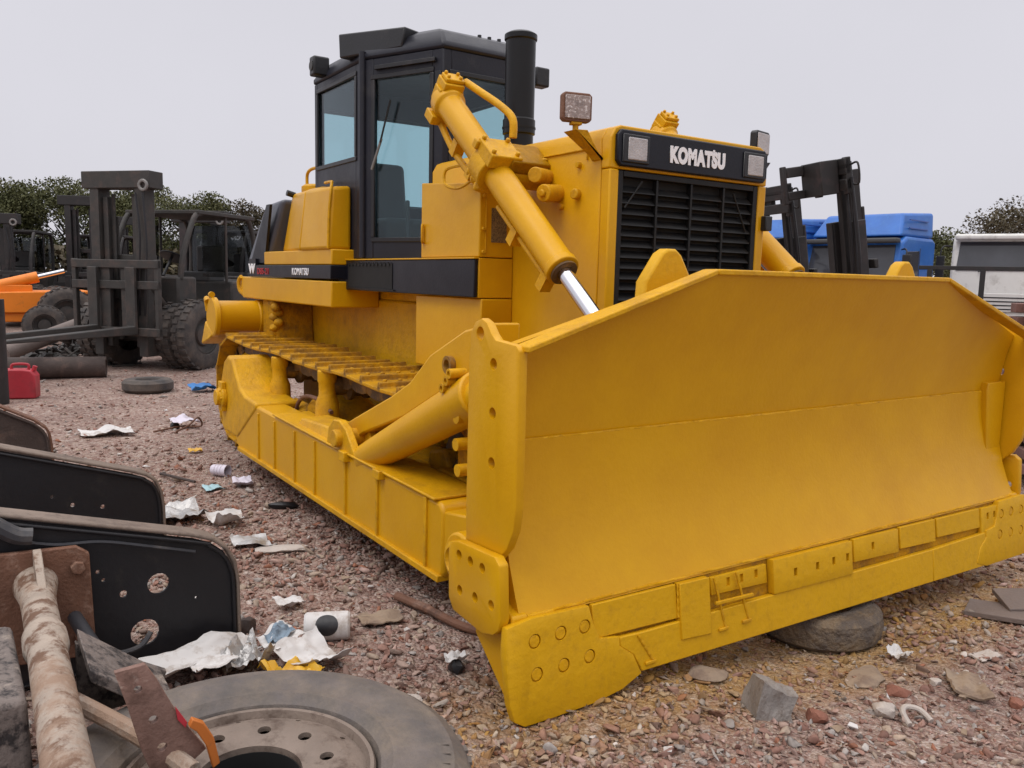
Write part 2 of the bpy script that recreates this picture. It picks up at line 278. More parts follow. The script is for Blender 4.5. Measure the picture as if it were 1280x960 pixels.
# ------------------------------------------------------------------ ground
def gz(x, y):
    d = math.hypot(x - 2.4, y + 3.5)
    a = min(1, d / 60)
    S = lambda t: (lambda u: u * u * (3 - 2 * u))(min(1, max(0, t)))
    dip = .14 * S((y + 1.3) / 1.3) * S((2.2 - x) / 1.4) * S((x + 3) / 2)      # shallow rut under the right half of the blade
    return -dip + (0.022 * noise.noise(Vector((x * 0.9, y * 0.9, 0))) + 0.012 * noise.noise(Vector((x * 3, y * 3, 4)))) * (1 - a) - 0.006
def ground():
    me = D.meshes.new('ground')
    def axis(c, fine, far):
        a = [c - far, c - far / 3, c - far / 10, c - 40, c - 26]
        b = list(np.arange(c - 17, c + 12, fine)); return [*a, *b, c + 18, c + 26, c + 40, c + far / 10, c + far / 3, c + far]
    X = axis(0.0, 0.12, 1500); Y = axis(0.0, 0.12, 1500)
    vs_ = [(x, y, gz(x, y)) for x in X for y in Y]; ny = len(Y)
    fs = [(i * ny + j, (i + 1) * ny + j, (i + 1) * ny + j + 1, i * ny + j + 1) for i in range(len(X) - 1) for j in range(ny - 1)]
    me.from_pydata(vs_, [], fs); me.polygons.foreach_set('use_smooth', [True] * len(me.polygons))
    o = D.objects.new('ground', me); COL.objects.link(o); tag(o, 'reddish brown crushed stone ground of the yard', kind='structure')
    m = D.materials.new('crushed_red_stone_ground'); m.use_nodes = True; t = m.node_tree; n = t.nodes; L = t.links; p = n['Principled BSDF']
    tc = n.new('ShaderNodeTexCoord')
    def vor(sc, feat='F1'):
        v = n.new('ShaderNodeTexVoronoi'); v.inputs['Scale'].default_value = sc; v.feature = feat; L.new(tc.outputs['Object'], v.inputs['Vector']); return v
    def ramp(src, stops):
        r = n.new('ShaderNodeValToRGB'); r.color_ramp.interpolation = 'LINEAR'
        while len(r.color_ramp.elements) < len(stops): r.color_ramp.elements.new(0.5)
        for e, (q, c) in zip(r.color_ramp.elements, stops): e.position = q; e.color = (*c, 1)
        L.new(src, r.inputs['Fac']); return r.outputs[0]
    v1 = vor(26); v2 = vor(60); sep = n.new('ShaderNodeSeparateColor'); L.new(v1.outputs['Color'], sep.inputs[0]); sep2 = n.new('ShaderNodeSeparateColor'); L.new(v2.outputs['Color'], sep2.inputs[0])
    pal = [(0.0, (0.12, 0.072, 0.062)), (0.25, (0.24, 0.148, 0.122)), (0.5, (0.30, 0.205, 0.175)), (0.72, (0.33, 0.265, 0.24)), (0.9, (0.40, 0.32, 0.265)), (1.0, (0.52, 0.47, 0.44))]
    c1 = ramp(sep.outputs[0], pal); c2 = ramp(sep2.outputs[0], pal)
    mxn = n.new('ShaderNodeMixRGB'); mxn.inputs['Fac'].default_value = 0.5; L.new(c1, mxn.inputs[1]); L.new(c2, mxn.inputs[2])
    big = n.new('ShaderNodeTexNoise'); big.inputs['Scale'].default_value = 0.7; big.inputs['Detail'].default_value = 5; L.new(tc.outputs['Object'], big.inputs['Vector'])
    bc = ramp(big.outputs['Fac'], [(0.3, (0.85, 0.80, 0.78)), (0.5, (1.1, 1.07, 1.04)), (0.7, (1.3, 1.29, 1.27))])
    mu = n.new('ShaderNodeMixRGB'); mu.blend_type = 'MULTIPLY'; mu.inputs['Fac'].default_value = 1; L.new(mxn.outputs[0], mu.inputs[1]); L.new(bc, mu.inputs[2])
    # yellow overspray fallen on the stones around the blade
    geo = n.new('ShaderNodeSeparateXYZ'); L.new(tc.outputs['Object'], geo.inputs[0])
    def band(sock, c, wd):
        a = n.new('ShaderNodeMath'); a.operation = 'SUBTRACT'; L.new(sock, a.inputs[0]); a.inputs[1].default_value = c
        b = n.new('ShaderNodeMath'); b.operation = 'ABSOLUTE'; L.new(a.outputs[0], b.inputs[0])
        r = n.new('ShaderNodeMapRange'); r.inputs['From Min'].default_value = wd; r.inputs['From Max'].default_value = wd * 0.35; L.new(b.outputs[0], r.inputs['Value']); return r.outputs[0]
    mm = n.new('ShaderNodeMath'); mm.operation = 'MULTIPLY'; L.new(band(geo.outputs['X'], 0.0, 0.55), mm.inputs[0]); L.new(band(geo.outputs['Y'], 0.0, 2.9), mm.inputs[1])
    nn = n.new('ShaderNodeTexNoise'); nn.inputs['Scale'].default_value = 6; L.new(tc.outputs['Object'], nn.inputs['Vector'])
    m2 = n.new('ShaderNodeMath'); m2.operation = 'MULTIPLY'; L.new(mm.outputs[0], m2.inputs[0]); L.new(nn.outputs['Fac'], m2.inputs[1])
    ov = n.new('ShaderNodeMixRGB'); L.new(m2.outputs[0], ov.inputs['Fac']); L.new(mu.outputs[0], ov.inputs[1]); ov.inputs[2].default_value = (0.42, 0.24, 0.03, 1)
    L.new(ov.outputs[0], p.inputs['Base Color']); p.inputs['Roughness'].default_value = 0.9; p.inputs['Specular IOR Level'].default_value = 0.2
    b = n.new('ShaderNodeBump'); b.inputs['Strength'].default_value = 0.9; b.inputs['Distance'].default_value = 0.02; b.invert = True
    ad = n.new('ShaderNodeMath'); ad.operation = 'ADD'; L.new(v1.outputs['Distance'], ad.inputs[0]); L.new(v2.outputs['Distance'], ad.inputs[1])
    L.new(ad.outputs[0], b.inputs['Height']); L.new(b.outputs[0], p.inputs['Normal'])
    me.materials.append(m)
ground()

def scatter_stones(name, label, n_, rlo, rhi, dmin, dmax, sub, seed, over=True):
    g = np.random.default_rng(seed)
    # spread over the yard in front of and beside the machine, thinning with distance from the near edge
    u = g.random(n_ * 4); d = 1.0 / (1 / dmin + u * (1 / dmax - 1 / dmin)); a = R(146.3) + (g.random(n_ * 4) - 0.5) * R(92)
    x = 2.448 + d * np.cos(a); y = -3.555 + d * np.sin(a)
    keep = ~((x < -0.6) & (x > -6.3) & (np.abs(y) < 0.75)); x, y = x[keep][:n_], y[keep][:n_]; n = len(x)
    rad = np.exp(g.normal(0, 0.42, n)) * (rlo + rhi) / 2; rad = np.clip(rad, rlo * 0.5, rhi * 1.9)
    pal = np.array([(0.23, 0.128, 0.10), (0.26, 0.155, 0.125), (0.285, 0.205, 0.17), (0.32, 0.25, 0.195), (0.29, 0.26, 0.24), (0.15, 0.098, 0.08), (0.35, 0.24, 0.205), (0.27, 0.12, 0.075), (0.46, 0.42, 0.385)])
    ci = g.choice(len(pal), n, p=[.16, .18, .19, .14, .12, .08, .08, .03, .02]); col = pal[ci] * (0.88 + 0.42 * g.random((n, 1)))
    sp = np.clip(1 - np.abs(x) / 0.45, 0, 1) * np.clip((2.6 - np.abs(y)) / 0.6, 0, 1) * g.random(n) ** 1.5 * 0.7
    col = col * (1 - sp[:, None]) + np.array([0.46, 0.26, 0.03]) * sp[:, None]
    bases = []
    for k in range(7):
        bm = bmesh.new(); bmesh.ops.create_icosphere(bm, subdivisions=sub, radius=1)
        for v in bm.verts:
            q = v.co.copy(); dd = noise.noise(q * 1.1 + Vector((k * 7.3, k, 0))) * 0.55 + noise.noise(q * 2.6 + Vector((k, 9, k))) * 0.25
            v.co = q * (1 + dd)
        for ax in range(11):       # flat broken facets
            nrm = Vector((noise.noise(Vector((k, ax, .3))), noise.noise(Vector((k + .5, ax, 7.3))), noise.noise(Vector((k, ax + .7, 3.3))))).normalized()
            for v in bm.verts:
                e = v.co.dot(nrm) - 0.38
                if e > 0: v.co -= nrm * e
        bm.verts.ensure_lookup_table(); V = np.array([v.co for v in bm.verts]); F = np.array([[v.index for v in f.verts] for f in bm.faces]); bases.append((V, F)); bm.free()
    AV, AF, AC = [], [], []; off = 0; which = g.integers(0, 7, n)
    for k in range(7):
        I = np.where(which == k)[0]
        if not len(I): continue
        V, F = bases[k]; q = g.normal(size=(len(I), 4)); q /= np.linalg.norm(q, axis=1)[:, None]; w_, a_, b_, c_ = q.T
        Rm = np.stack([1 - 2 * (b_ * b_ + c_ * c_), 2 * (a_ * b_ - c_ * w_), 2 * (a_ * c_ + b_ * w_), 2 * (a_ * b_ + c_ * w_), 1 - 2 * (a_ * a_ + c_ * c_), 2 * (b_ * c_ - a_ * w_), 2 * (a_ * c_ - b_ * w_), 2 * (b_ * c_ + a_ * w_), 1 - 2 * (a_ * a_ + b_ * b_)], -1).reshape(-1, 3, 3)
        sc = np.stack([1 + 0.35 * g.random(len(I)), 0.8 + 0.3 * g.random(len(I)), 0.55 + 0.3 * g.random(len(I))], -1)
        P = np.einsum('nij,nvj->nvi', Rm, V[None] * sc[:, None]) * rad[I][:, None, None]; P[:, :, 2] *= 0.75
        zz = np.array([gz(xx, yy) for xx, yy in zip(x[I], y[I])])
        P += np.stack([x[I], y[I], zz + rad[I] * 0.22], -1)[:, None]
        AV.append(P.reshape(-1, 3)); AF.append((F[None] + (np.arange(len(I)) * len(V))[:, None, None]).reshape(-1, 3) + off); AC.append(np.repeat(col[I], len(V), 0)); off += len(I) * len(V)
    V = np.concatenate(AV); F = np.concatenate(AF); Cc = np.concatenate(AC)
    me = D.meshes.new(name); me.vertices.add(len(V)); me.vertices.foreach_set('co', V.astype(np.float32).ravel())
    me.loops.add(F.size); me.loops.foreach_set('vertex_index', F.astype(np.int32).ravel()); me.polygons.add(len(F)); me.polygons.foreach_set('loop_start', np.arange(0, F.size, 3, dtype=np.int32))
    me.update(calc_edges=True)
    at = me.attributes.new('col', 'FLOAT_COLOR', 'POINT'); at.data.foreach_set('color', np.c_[Cc, np.ones(len(Cc))].astype(np.float32).ravel())
    me.materials.append(M['stone']); o = D.objects.new(name, me); COL.objects.link(o); tag(o, label, kind='stuff')
scatter_stones('gravel', 'loose reddish brown gravel covering the near yard', 34000, 0.010, 0.024, 1.4, 6.8, 2, 3)
scatter_stones('gravel', 'finer gravel spread farther across the yard', 16000, 0.015, 0.032, 4.5, 18, 1, 5)
# ------------------------------------------------------------------ the bulldozer (x forward, y to its left, blade edge at x = 0)
DZ = thing('bulldozer', 'huge yellow crawler bulldozer with wide blade and dark glazed cab, facing the viewer', 'bulldozer')
def face_yz(x, y0=0, z0=0): return basis(Vector((0, 1, 0)), Vector((0, 0, 1)), Vector((1, 0, 0)), (x, y0, z0))     # lettering on a front face
def face_xz(y, x0, z0): return basis(Vector((1, 0, 0)), Vector((0, 0, 1)), Vector((0, -1, 0)), (x0, y, z0))         # lettering on the near side

# --- blade
prof = [(0.40, -0.035), (0.48, -0.072), (0.60, -0.118), (0.74, -0.155), (0.90, -0.176), (1.03, -0.180), (1.068, -0.179), (1.0725, -0.194), (1.15, -0.184), (1.30, -0.158), (1.45, -0.118), (1.60, -0.062), (1.70, -0.016), (1.75, 0.008)]
def px(z):
    for (a, xa), (b, xb) in zip(prof, prof[1:]):
        if a <= z <= b: return xa + (xb - xa) * (z - a) / (b - a)
    return prof[-1][1]
def topz(y): return 1.75 if abs(y) <= 0.9 else 1.75 - (abs(y) - 0.9) * 0.315
def moldboard():
    b = MB(); ys = sorted(set([-1.835, 1.955, -0.9, 0.9] + list(np.linspace(-1.8, 1.9, 38))))
    rows = []
    for back in (0, 1):
        for y in ys:
            col = []
            for z, x in prof:
                zz = min(z, topz(y)); col.append(b.bm.verts.new((px(zz) - (0.05 if back else 0), y, zz)))
            rows.append(col)
    n = len(ys); k = len(prof); F = []
    def q(*v):
        v = list(v)
        try: F.append(b.bm.faces.new(v))
        except ValueError: pass
    for i in range(n - 1):
        for j in range(k - 1):
            q(rows[i][j], rows[i + 1][j], rows[i + 1][j + 1], rows[i][j + 1]); q(rows[n + i][j], rows[n + i][j + 1], rows[n + i + 1][j + 1], rows[n + i + 1][j])
        q(rows[i][0], rows[n + i][0], rows[n + i + 1][0], rows[i + 1][0]); q(rows[i][-1], rows[i + 1][-1], rows[n + i + 1][-1], rows[n + i][-1])
    for i in (0, n - 1):
        for j in range(k - 1): q(rows[i][j], rows[i][j + 1], rows[n + i][j + 1], rows[n + i][j])
    bmesh.ops.remove_doubles(b.bm, verts=b.bm.verts[:], dist=1e-5); bmesh.ops.dissolve_degenerate(b.bm, edges=b.bm.edges[:], dist=1e-5)
    bmesh.ops.recalc_face_normals(b.bm, faces=b.bm.faces[:]); return b
BL = moldboard().build('blade', 'yellow', DZ, smooth=20)
b = MB()                                   # plate along the top edge
for s in (1, -1):
    e = 1.86 if s < 0 else 1.98; ez = 0.3024 * (e - .9) / .96
    b.hexa([(-0.075, s * 0.9, 1.735), (0.016, s * 0.9, 1.735), (0.016, s * e, 1.735 - ez), (-0.075, s * e, 1.735 - ez), (-0.075, s * 0.9, 1.76), (0.016, s * 0.9, 1.76), (0.016, s * e, 1.76 - ez), (-0.075, s * e, 1.76 - ez)])
b.box((-0.075, -0.899, 1.735), (0.016, 0.899, 1.76)); b.build('top_rail', 'yellow_rough', BL, 0.006)
b = MB()                                   # box stiffener behind the upper edge
b.prism([(-0.20, 1.40), (-0.32, 1.45), (-0.32, 1.62), (-0.14, 1.62)], 1, -1.0, 1.0); b.prism([(-0.10, 0.42), (-0.36, 0.5), (-0.36, 0.85), (-0.235, 0.9)], 1, -1.8, 1.8)
for y in (-1.7, -1.2, -0.6, 0, 0.6, 1.2, 1.7): b.prism([(-0.10, 0.43), (-0.34, 0.5), (-0.34, 1.3), (-0.24, 1.42), (-0.235, 1.0)], 1, y - 0.02, y + 0.02)
b.build('back_stiffener', 'yellow_rough', BL, 0.01)
for s in (-1, 1):                          # rounded lift lugs rising above the top edge
    c = 0.93 * s + 0.05
    MB().prism([(c - 0.17, 1.3), (c - 0.15, 1.70), (c - 0.055, 1.83), (c - 0.02, 1.85), (c + 0.03, 1.85), (c + 0.065, 1.825), (c + 0.16, 1.68), (c + 0.18, 1.3)], 0, -0.36, -0.29).build('lift_lug', 'yellow_edge', BL, 0.012)
for s in (-1, 1):                          # end plates with three holes
    y0, y1 = (-1.882, -1.842) if s < 0 else (1.962, 2.002)
    pl = MB().prism([(-0.37, 0.50), (-0.38, 0.75), (-0.375, 1.40), (-0.36, 1.49), (-0.33, 1.53), (-0.285, 1.545), (-0.245, 1.53), (-0.21, 1.49), (-0.18, 1.468), (-0.04, 1.458), (-0.018, 1.44), (-0.016, 0.86), (-0.03, 0.76), (-0.07, 0.68), (-0.13, 0.62), (-0.2, 0.5)], 1, y0, y1).build('end_plate', 'yellow', BL, 0.007)
    c = MB()
    for z in (1.375, 1.185, 0.99): c.cyl((-0.19, y0 - .1, z), (-0.19, y1 + .1, z), 0.024, n=16)
    c.cyl((-0.29, y0 - .1, 1.485), (-0.29, y1 + .1, 1.485), 0.028, n=16)
    cut(pl, c)
    y0, y1 = (-1.93, -1.885) if s < 0 else (2.005, 2.05)
    pl = MB().prism([(-0.435, 0.585), (-0.41, 0.625), (-0.36, 0.64), (-0.08, 0.655), (-0.045, 0.63), (-0.03, 0.42), (-0.045, 0.375), (-0.08, 0.345), (-0.16, 0.32), (-0.39, 0.335), (-0.43, 0.38)], 1, y0, y1).build('corner_plate', 'yellow', BL, 0.008)
    c = MB()
    for i, x in enumerate((-0.345, -0.255, -0.165)):
        c.cyl((x, y0 - .1, 0.585), (x, y1 + .1, 0.585), 0.021, n=14); c.cyl((x + 0.01 + 0.03 * i, y0 - .1, 0.44 + .01 * i), (x + 0.01 + 0.03 * i, y1 + .1, 0.44 + .01 * i), 0.021, n=14)
    cut(pl, c)
    y0, y1 = (-1.875, -1.80) if s < 0 else (1.92, 1.995)
    MB().prism([(-0.34, 0.5), (-0.03, 0.42), (-0.015, 0.02), (-0.10, 0.10), (-0.30, 0.26)], 1, y0, y1).build('skirt_plate', 'yellow', BL, 0.01)
# sloping edge assembly: local u along y, v up the slope
sl_n = Vector((1, 0, 0.11)).normalized(); sl_v = Vector((-0.11, 0, 1)).normalized()
def ET(d): return basis(Vector((0, 1, 0)), sl_v, sl_n, Vector((0.012, 0, 0)) + sl_n * d)
def eplate(name, pts, d0, d1, m='yellow_edge', bev=0.005, par=None):
    b = MB(); T = ET(0); A = [b.bm.verts.new(T @ Vector((u, v, d1))) for u, v in pts]; B = [b.bm.verts.new(T @ Vector((u, v, d0))) for u, v in pts]; n = len(pts)
    b.bm.faces.new(A); b.bm.faces.new(B[::-1])
    for i in range(n): b.bm.faces.new((A[i], B[i], B[(i + 1) % n], A[(i + 1) % n]))
    bmesh.ops.recalc_face_normals(b.bm, faces=b.bm.faces[:]); return b.build(name, m, par or BL, bev)
eplate('backing_plate', [(-1.87, 0.16), (2.0, 0.16), (2.0, 0.405), (-1.87, 0.42)], -0.035, -0.012, 'yellow_grime_shade')  # browner than the edge: shade of the plate gaps put into the colour
def cez(y): return 0.068 + (y + 1.23) * (0.026 - 0.068) / 3.3
ce = eplate('cutting_edge', [(-1.245, cez(-1.245)), (0.98, cez(.98)), (0.98, 0.225), (-1.23, 0.235), (-1.36, 0.24), (-1.36, 0.2), (-1.29, 0.15)], -0.012, 0.022)
eplate('cutting_edge', [(0.984, cez(.984)), (1.56, cez(1.56)), (1.56, 0.235), (0.984, 0.225)], -0.012, 0.022)
for s in (-1, 1):
    P = [(-1.915, 0.395), (-1.925, 0.30), (-1.915, 0.10), (-1.895, 0.03), (-1.85, 0.002), (-1.74, 0.0), (-1.50, 0.004), (-1.36, 0.022), (-1.25, 0.064), (-1.295, 0.155), (-1.365, 0.205), (-1.365, 0.245), (-1.47, 0.26), (-1.50, 0.33), (-1.52, 0.405), (-1.80, 0.412)]
    if s > 0: P = [(-u + .20, max(v, .03)) for u, v in P][::-1]
    eb = eplate('end_bit', P, -0.014, 0.026)
    bo = MB(); T = ET(0)
    for (u, v) in ((-1.79, .32), (-1.665, .325), (-1.545, .325), (-1.785, .19), (-1.655, .195), (-1.525, .2)):
        bo.lathe([(0, .010), (0.025, 0.010), (0.025, 0.0215), (0.022, .0245), (0.0, 0.0245)], T @ Vector((u * -s + (.20 if s > 0 else 0), v, 0)), sl_n, 18)
    ch_ = MB()
    for (u, v) in ((-1.79, .32), (-1.665, .325), (-1.545, .325), (-1.785, .19), (-1.655, .195), (-1.525, .2)):
        q_ = T @ Vector((u * -s + (.20 if s > 0 else 0), v, 0)); ch_.cyl(q_ + sl_n * .013, q_ + sl_n * .06, .029, n=24)
    cut(eb, ch_)
    build_each(bo, 'bolt', 'yellow_rough', eb, smooth=30)
# welded wear plates and repair pieces along the strip above the edge
wp = [(-1.49, -1.02, 0.245, 0.40, .012), (-1.015, -0.83, 0.14, 0.40, .030), (-0.80, -0.42, 0.29, 0.385, .006), (-0.40, 0.22, 0.222, 0.40, .030), (0.255, 0.66, 0.262, 0.395, .014), (0.68, 1.03, 0.262, 0.395, .012), (1.05, 1.52, 0.268, 0.39, .010), (1.53, 1.97, 0.06, 0.385, .016)]
for i, (a, c_, v0, v1, d) in enumerate(wp):
    sk = 0.012
    o = eplate('wear_plate', [(a, v0 + sk), (c_, v0), (c_ - .006, v1 - .003), (a - .004, v1)], -0.012, d, 'yellow_edge', 0.004)
    holes = {3: [(-0.24, .315), (-0.07, .315), (0.06, .318), (0.175, .318)], 4: [(0.42, .335)], 2: [(-0.69, .345), (-0.60, .345), (-0.5, .348)], 7: [(1.6, .33), (1.68, .33), (1.77, .33), (1.72, .2)]}.get(i)
    if holes:
        cc = MB(); T = ET(0)
        for u, v in holes: cc.prism([(u - .012, v - .02), (u + .012, v - .02), (u + .012, v + .02), (u - .012, v + .02)], 2, -0.006, 0.1, T)
        cut(o, cc)
b = MB(); T = ET(0)                        # weld beads of the repairs
def bead(u0, v0, u1, v1, d, r=0.006):
    k = 9; b.tube([T @ Vector((u0 + (u1 - u0) * i / k, v0 + (v1 - v0) * i / k, d + 0.002 * (i % 2))) for i in range(k + 1)], r, 6)
bead(-1.265, 0.23, -1.185, 0.105, .022); bead(-0.80, 0.385, -0.735, 0.15, .022); bead(-0.655, 0.385, -0.58, 0.155, .022); bead(-1.02, .4, -1.02, .25, .014)
b.tube([T @ Vector((-1.8 + k * .05, .412 + .003 * noise.noise(Vector((k * .9, 0, 0))), -.008 + .004 * noise.noise(Vector((k * 1.3, 5, 0))))) for k in range(76)], .007, 6)
b.tube([(-.186 + .003 * noise.noise(Vector((k * 1.1, 2, 0))), -1.80 + k * .05, 1.0685 + .002 * noise.noise(Vector((k * 1.7, 0, 3)))) for k in range(75)], .007, 6)
build_each(b, 'weld_bead', 'yellow_rough', BL, smooth=60)
b = MB()
for u, v in ((-1.20, .10), (-0.75, .145), (-0.595, .15)): b.prism([(u - .03, v - .008), (u + .03, v - .008), (u + .03, v + .006), (u - .03, v + .006)], 2, .021, .032, T)
b.prism([(-0.80, .262), (-0.55, .256), (-.55, .272), (-.80, .278)], 2, .0205, .034, T)
build_each(b, 'repair_strip', 'yellow_rough', BL, 0.003)
MB().prism([(1.78, 0.70), (1.73, 1.08), (1.74, 1.125), (1.95, 1.125), (1.95, 0.70)], 0, -0.20, -0.145).build('inner_patch', 'yellow', BL, 0.006)

# --- push arms
for s in (-1, 1):
    Y = lambda a, c_: tuple(sorted((a * -s, c_ * -s)))
    a0, a1 = Y(-1.65, -1.40)
    arm = MB().prism([(-1.02, 0.205), (-0.985, 0.24), (-0.985, 0.56), (-1.02, 0.60), (-2.2, 0.615), (-3.6, 0.64), (-4.55, 0.66), (-4.75, 0.60), (-4.80, 0.40), (-4.6, 0.21)], 1, a0, a1).build('push_arm', 'yellow', DZ, 0.02)
    b = MB(); f0, f1 = Y(-1.668, -1.38)
    b.prism([(-1.05, 0.602), (-1.05, 0.618), (-2.2, 0.633), (-3.6, 0.658), (-3.6, 0.642), (-2.2, 0.617)], 1, f0, f1); b.build('top_plate', 'yellow_rough', arm, 0.006)
    b = MB(); f0, f1 = Y(-1.663, -1.64)
    for x in (-1.16, -1.75, -2.22, -2.75, -3.15, -3.6, -4.0): b.box((x - .014, f0, 0.215), (x + .014, f1, 0.60))
    b.prism([(-1.0, .2), (-1.0, .235), (-4.55, .235), (-4.55, .2)], 1, *Y(-1.672, -1.60)); b.build('stiffening_rib', 'yellow_rough', arm, 0.005)
    b = MB(); f0, f1 = Y(-1.69, -1.36)
    for x in (-1.70, -2.20): b.box((x - .045, f0, 0.575), (x + .045, f1, 0.628 + (.01 if x < -2 else 0)))
    build_each(b, 'strap_plate', 'yellow_rough', arm, 0.006)
    b = MB(); f0, f1 = Y(-1.64, -1.44)     # fork and pin at the blade end
    b.prism([(-1.0, .33), (-1.0, .56), (-0.74, .60), (-0.36, .60), (-0.36, .42), (-0.6, .33)], 1, f0, f1)
    f0, f1 = Y(-1.80, -1.42); b.cyl((-0.58, f0, 0.47), (-0.58, f1, 0.47), 0.12, n=28); b.build('arm_eye', 'yellow', arm, 0.012)
    f0, f1 = Y(-1.835, -1.79); b = MB(); b.lathe([(0.0, -.01), (0.085, -.01), (0.085, 0.02), (0.06, .03), (0.045, .012), (0, .012)], (-0.58, -1.80 * -s, .47), (0, s, 0), 24); b.build('pin', 'yellow_rough', arm)
    # trunnion housing at the rear end
    h0, h1 = Y(-1.66, -1.30)
    hs_ = MB().prism([(-5.06, 0.30), (-5.12, 0.56), (-5.08, 0.76), (-4.98, 0.92), (-4.86, 0.98), (-4.74, 0.96), (-4.64, 0.86), (-4.52, 0.74), (-4.36, 0.69), (-4.05, 0.668), (-4.05, 0.62), (-4.6, 0.30)], 1, h0, h1).build('trunnion_housing', 'yellow_rough', arm, 0.085, seg=5)
    b = MB(); p0 = (-4.98, -1.66 * -s, 0.60)
    b.lathe([(0.0, 0.0), (0.10, 0.0), (0.10, 0.035), (0.07, 0.05), (0.07, 0.08), (0, 0.08)], p0, (0, s, 0), 24)
    for k in range(6): b.cyl((p0[0] + .075 * math.cos(k), p0[1], p0[2] + .075 * math.sin(k * 1.047)), (p0[0] + .075 * math.cos(k), p0[1] + s * .055, p0[2] + .075 * math.sin(k * 1.047)), 0.014, n=6)
    b.box((p0[0] - .06, p0[1] + s * .02 - .02, p0[2] - .12), (p0[0] + .06, p0[1] + s * .02 + .02, p0[2] + .14)); b.build('trunnion_cap', 'yellow_rough', hs_, 0.006)
    # brace strut between arm and blade
    y = 1.57 * s
    st = MB().cyl((-2.08, y, 0.605), (-0.78, y, 1.165), 0.092, 0.118, 32).build('tilt_strut', 'yellow', DZ, 0.012)
    MB().cyl((-2.15, y, 0.572), (-2.05, y, 0.612), 0.068, n=24).build('strut_gland', 'track_dark', st)
    MB().cyl((-0.80, y, 1.14), (-0.40, y, 1.31), 0.095, n=24).build('strut_end', 'yellow', st, 0.01)
    b = MB(); q = Y(-1.55, -1.40)
    b.prism([(-2.47, 0.67), (-2.40, 0.62), (-2.20, 0.735), (-1.62, 0.93), (-1.05, 1.19), (-0.72, 1.30), (-0.72, 1.50), (-0.98, 1.45), (-1.33, 1.30), (-1.56, 1.13), (-1.80, 1.02), (-2.30, 0.825), (-2.46, 0.76)], 1, *q)
    g = b.build('strut_guard', 'yellow', st, 0.012)
    b = MB(); b.lathe([(0.045, 0), (0.045, .03), (.028, .03), (.028, .005), (0, .005)], (-1.10, 1.55 * s, 1.27), (0, s, 0), 20); b.build('guard_port', 'track_dark', g)
    b = MB()
    for x, z in ((-0.97, 1.185), (-0.93, 1.225), (-0.90, 1.262)): b.lathe([(0.024, -.07), (0.024, .02), (.013, .02), (.013, 0.006), (0, .006)], (x, 1.66 * s, z - .01), (0, s, 0), 14)
    for x, z in ((-0.86, 1.05), (-0.86, 0.92), (-0.84, .80)): b.cyl((x, 1.5 * s, z), (x, 1.66 * s, z), 0.03, n=12)
    build_each(b, 'hose_fitting', 'yellow_rough', st)
    b = MB()
    for yy in (-1.66, -1.52): 
        q = Y(yy, yy + .05); b.prism([(-2.52, .62), (-2.48, .74), (-2.40, .80), (-2.30, .81), (-2.20, .77), (-2.05, .62)], 1, *q)
    q = Y(-1.70, -1.36); b.cyl((-2.30, q[0], .70), (-2.30, q[1], .70), 0.055, n=20); b.build('strut_bracket', 'yellow_rough', arm, 0.008)
    b = MB().hexa([(-3.2, 1.40 * s, .62), (-2.45, 1.40 * s, .62), (-2.45, 1.63 * s, .62), (-3.2, 1.63 * s, .62), (-3.15, 1.40 * s, .70), (-2.5, 1.40 * s, .725), (-2.52, 1.6 * s, .715), (-3.15, 1.6 * s, .69)]); b.build('hinge_block', 'yellow_rough', arm, 0.012)

# --- tracks
R_RS, R_ID = 0.49, 0.46
SPX, SPZ, IDX, IDZ = -5.82, 0.56, -1.52, 0.53
def track_path():
    P = []
    n = 40
    for i in range(n + 1): P.append((IDX + (SPX - IDX) * i / n, 0.07))
    for i in range(1, 24): a = -math.pi / 2 - math.pi * i / 24; P.append((SPX + R_RS * math.cos(a), SPZ + R_RS * math.sin(a)))
    top0, top1 = (SPX, SPZ + R_RS), (IDX, IDZ + R_ID)
    for i in range(n + 1):
        t = i / n; sag = 0.03 * abs(math.sin(t * 3 * math.pi)); P.append((top0[0] + (top1[0] - top0[0]) * t, top0[1] + (top1[1] - top0[1]) * t - sag))
    for i in range(1, 24): a = math.pi / 2 - math.pi * i / 24; P.append((IDX + R_ID * math.cos(a), IDZ + R_ID * math.sin(a)))
    return P
TP = track_path(); seg = [math.dist(TP[i], TP[(i + 1) % len(TP)]) for i in range(len(TP))]; TL = sum(seg)
def at_len(d):
    d %= TL
    for i, l in enumerate(seg):
        if d <= l:
            a, b_ = TP[i], TP[(i + 1) % len(TP)]; t = d / l
            return Vector((a[0] + (b_[0] - a[0]) * t, 0, a[1] + (b_[1] - a[1]) * t))
        d -= l
NS = 42; pitch = TL / NS
def shoe_bm(b, T, w):
    # plate plus upright grouser and overlapping lip, x along the path, z outward
    b.prism([(-pitch * .50, 0.0), (-pitch * .50, 0.024), (pitch * .34, 0.026), (pitch * .37, 0.064), (pitch * .47, 0.064), (pitch * .50, 0.030), (pitch * .62, 0.022), (pitch * .62, 0.002), (pitch * .44, 0.0)], 1, -w / 2, w / 2, T)
    for sx in (-.22, .12):
        for sy in (-.17, -.06, .06, .17): b.cyl(T @ Vector((pitch * sx, sy, .02)), T @ Vector((pitch * sx, sy, .045)), 0.017, n=6)
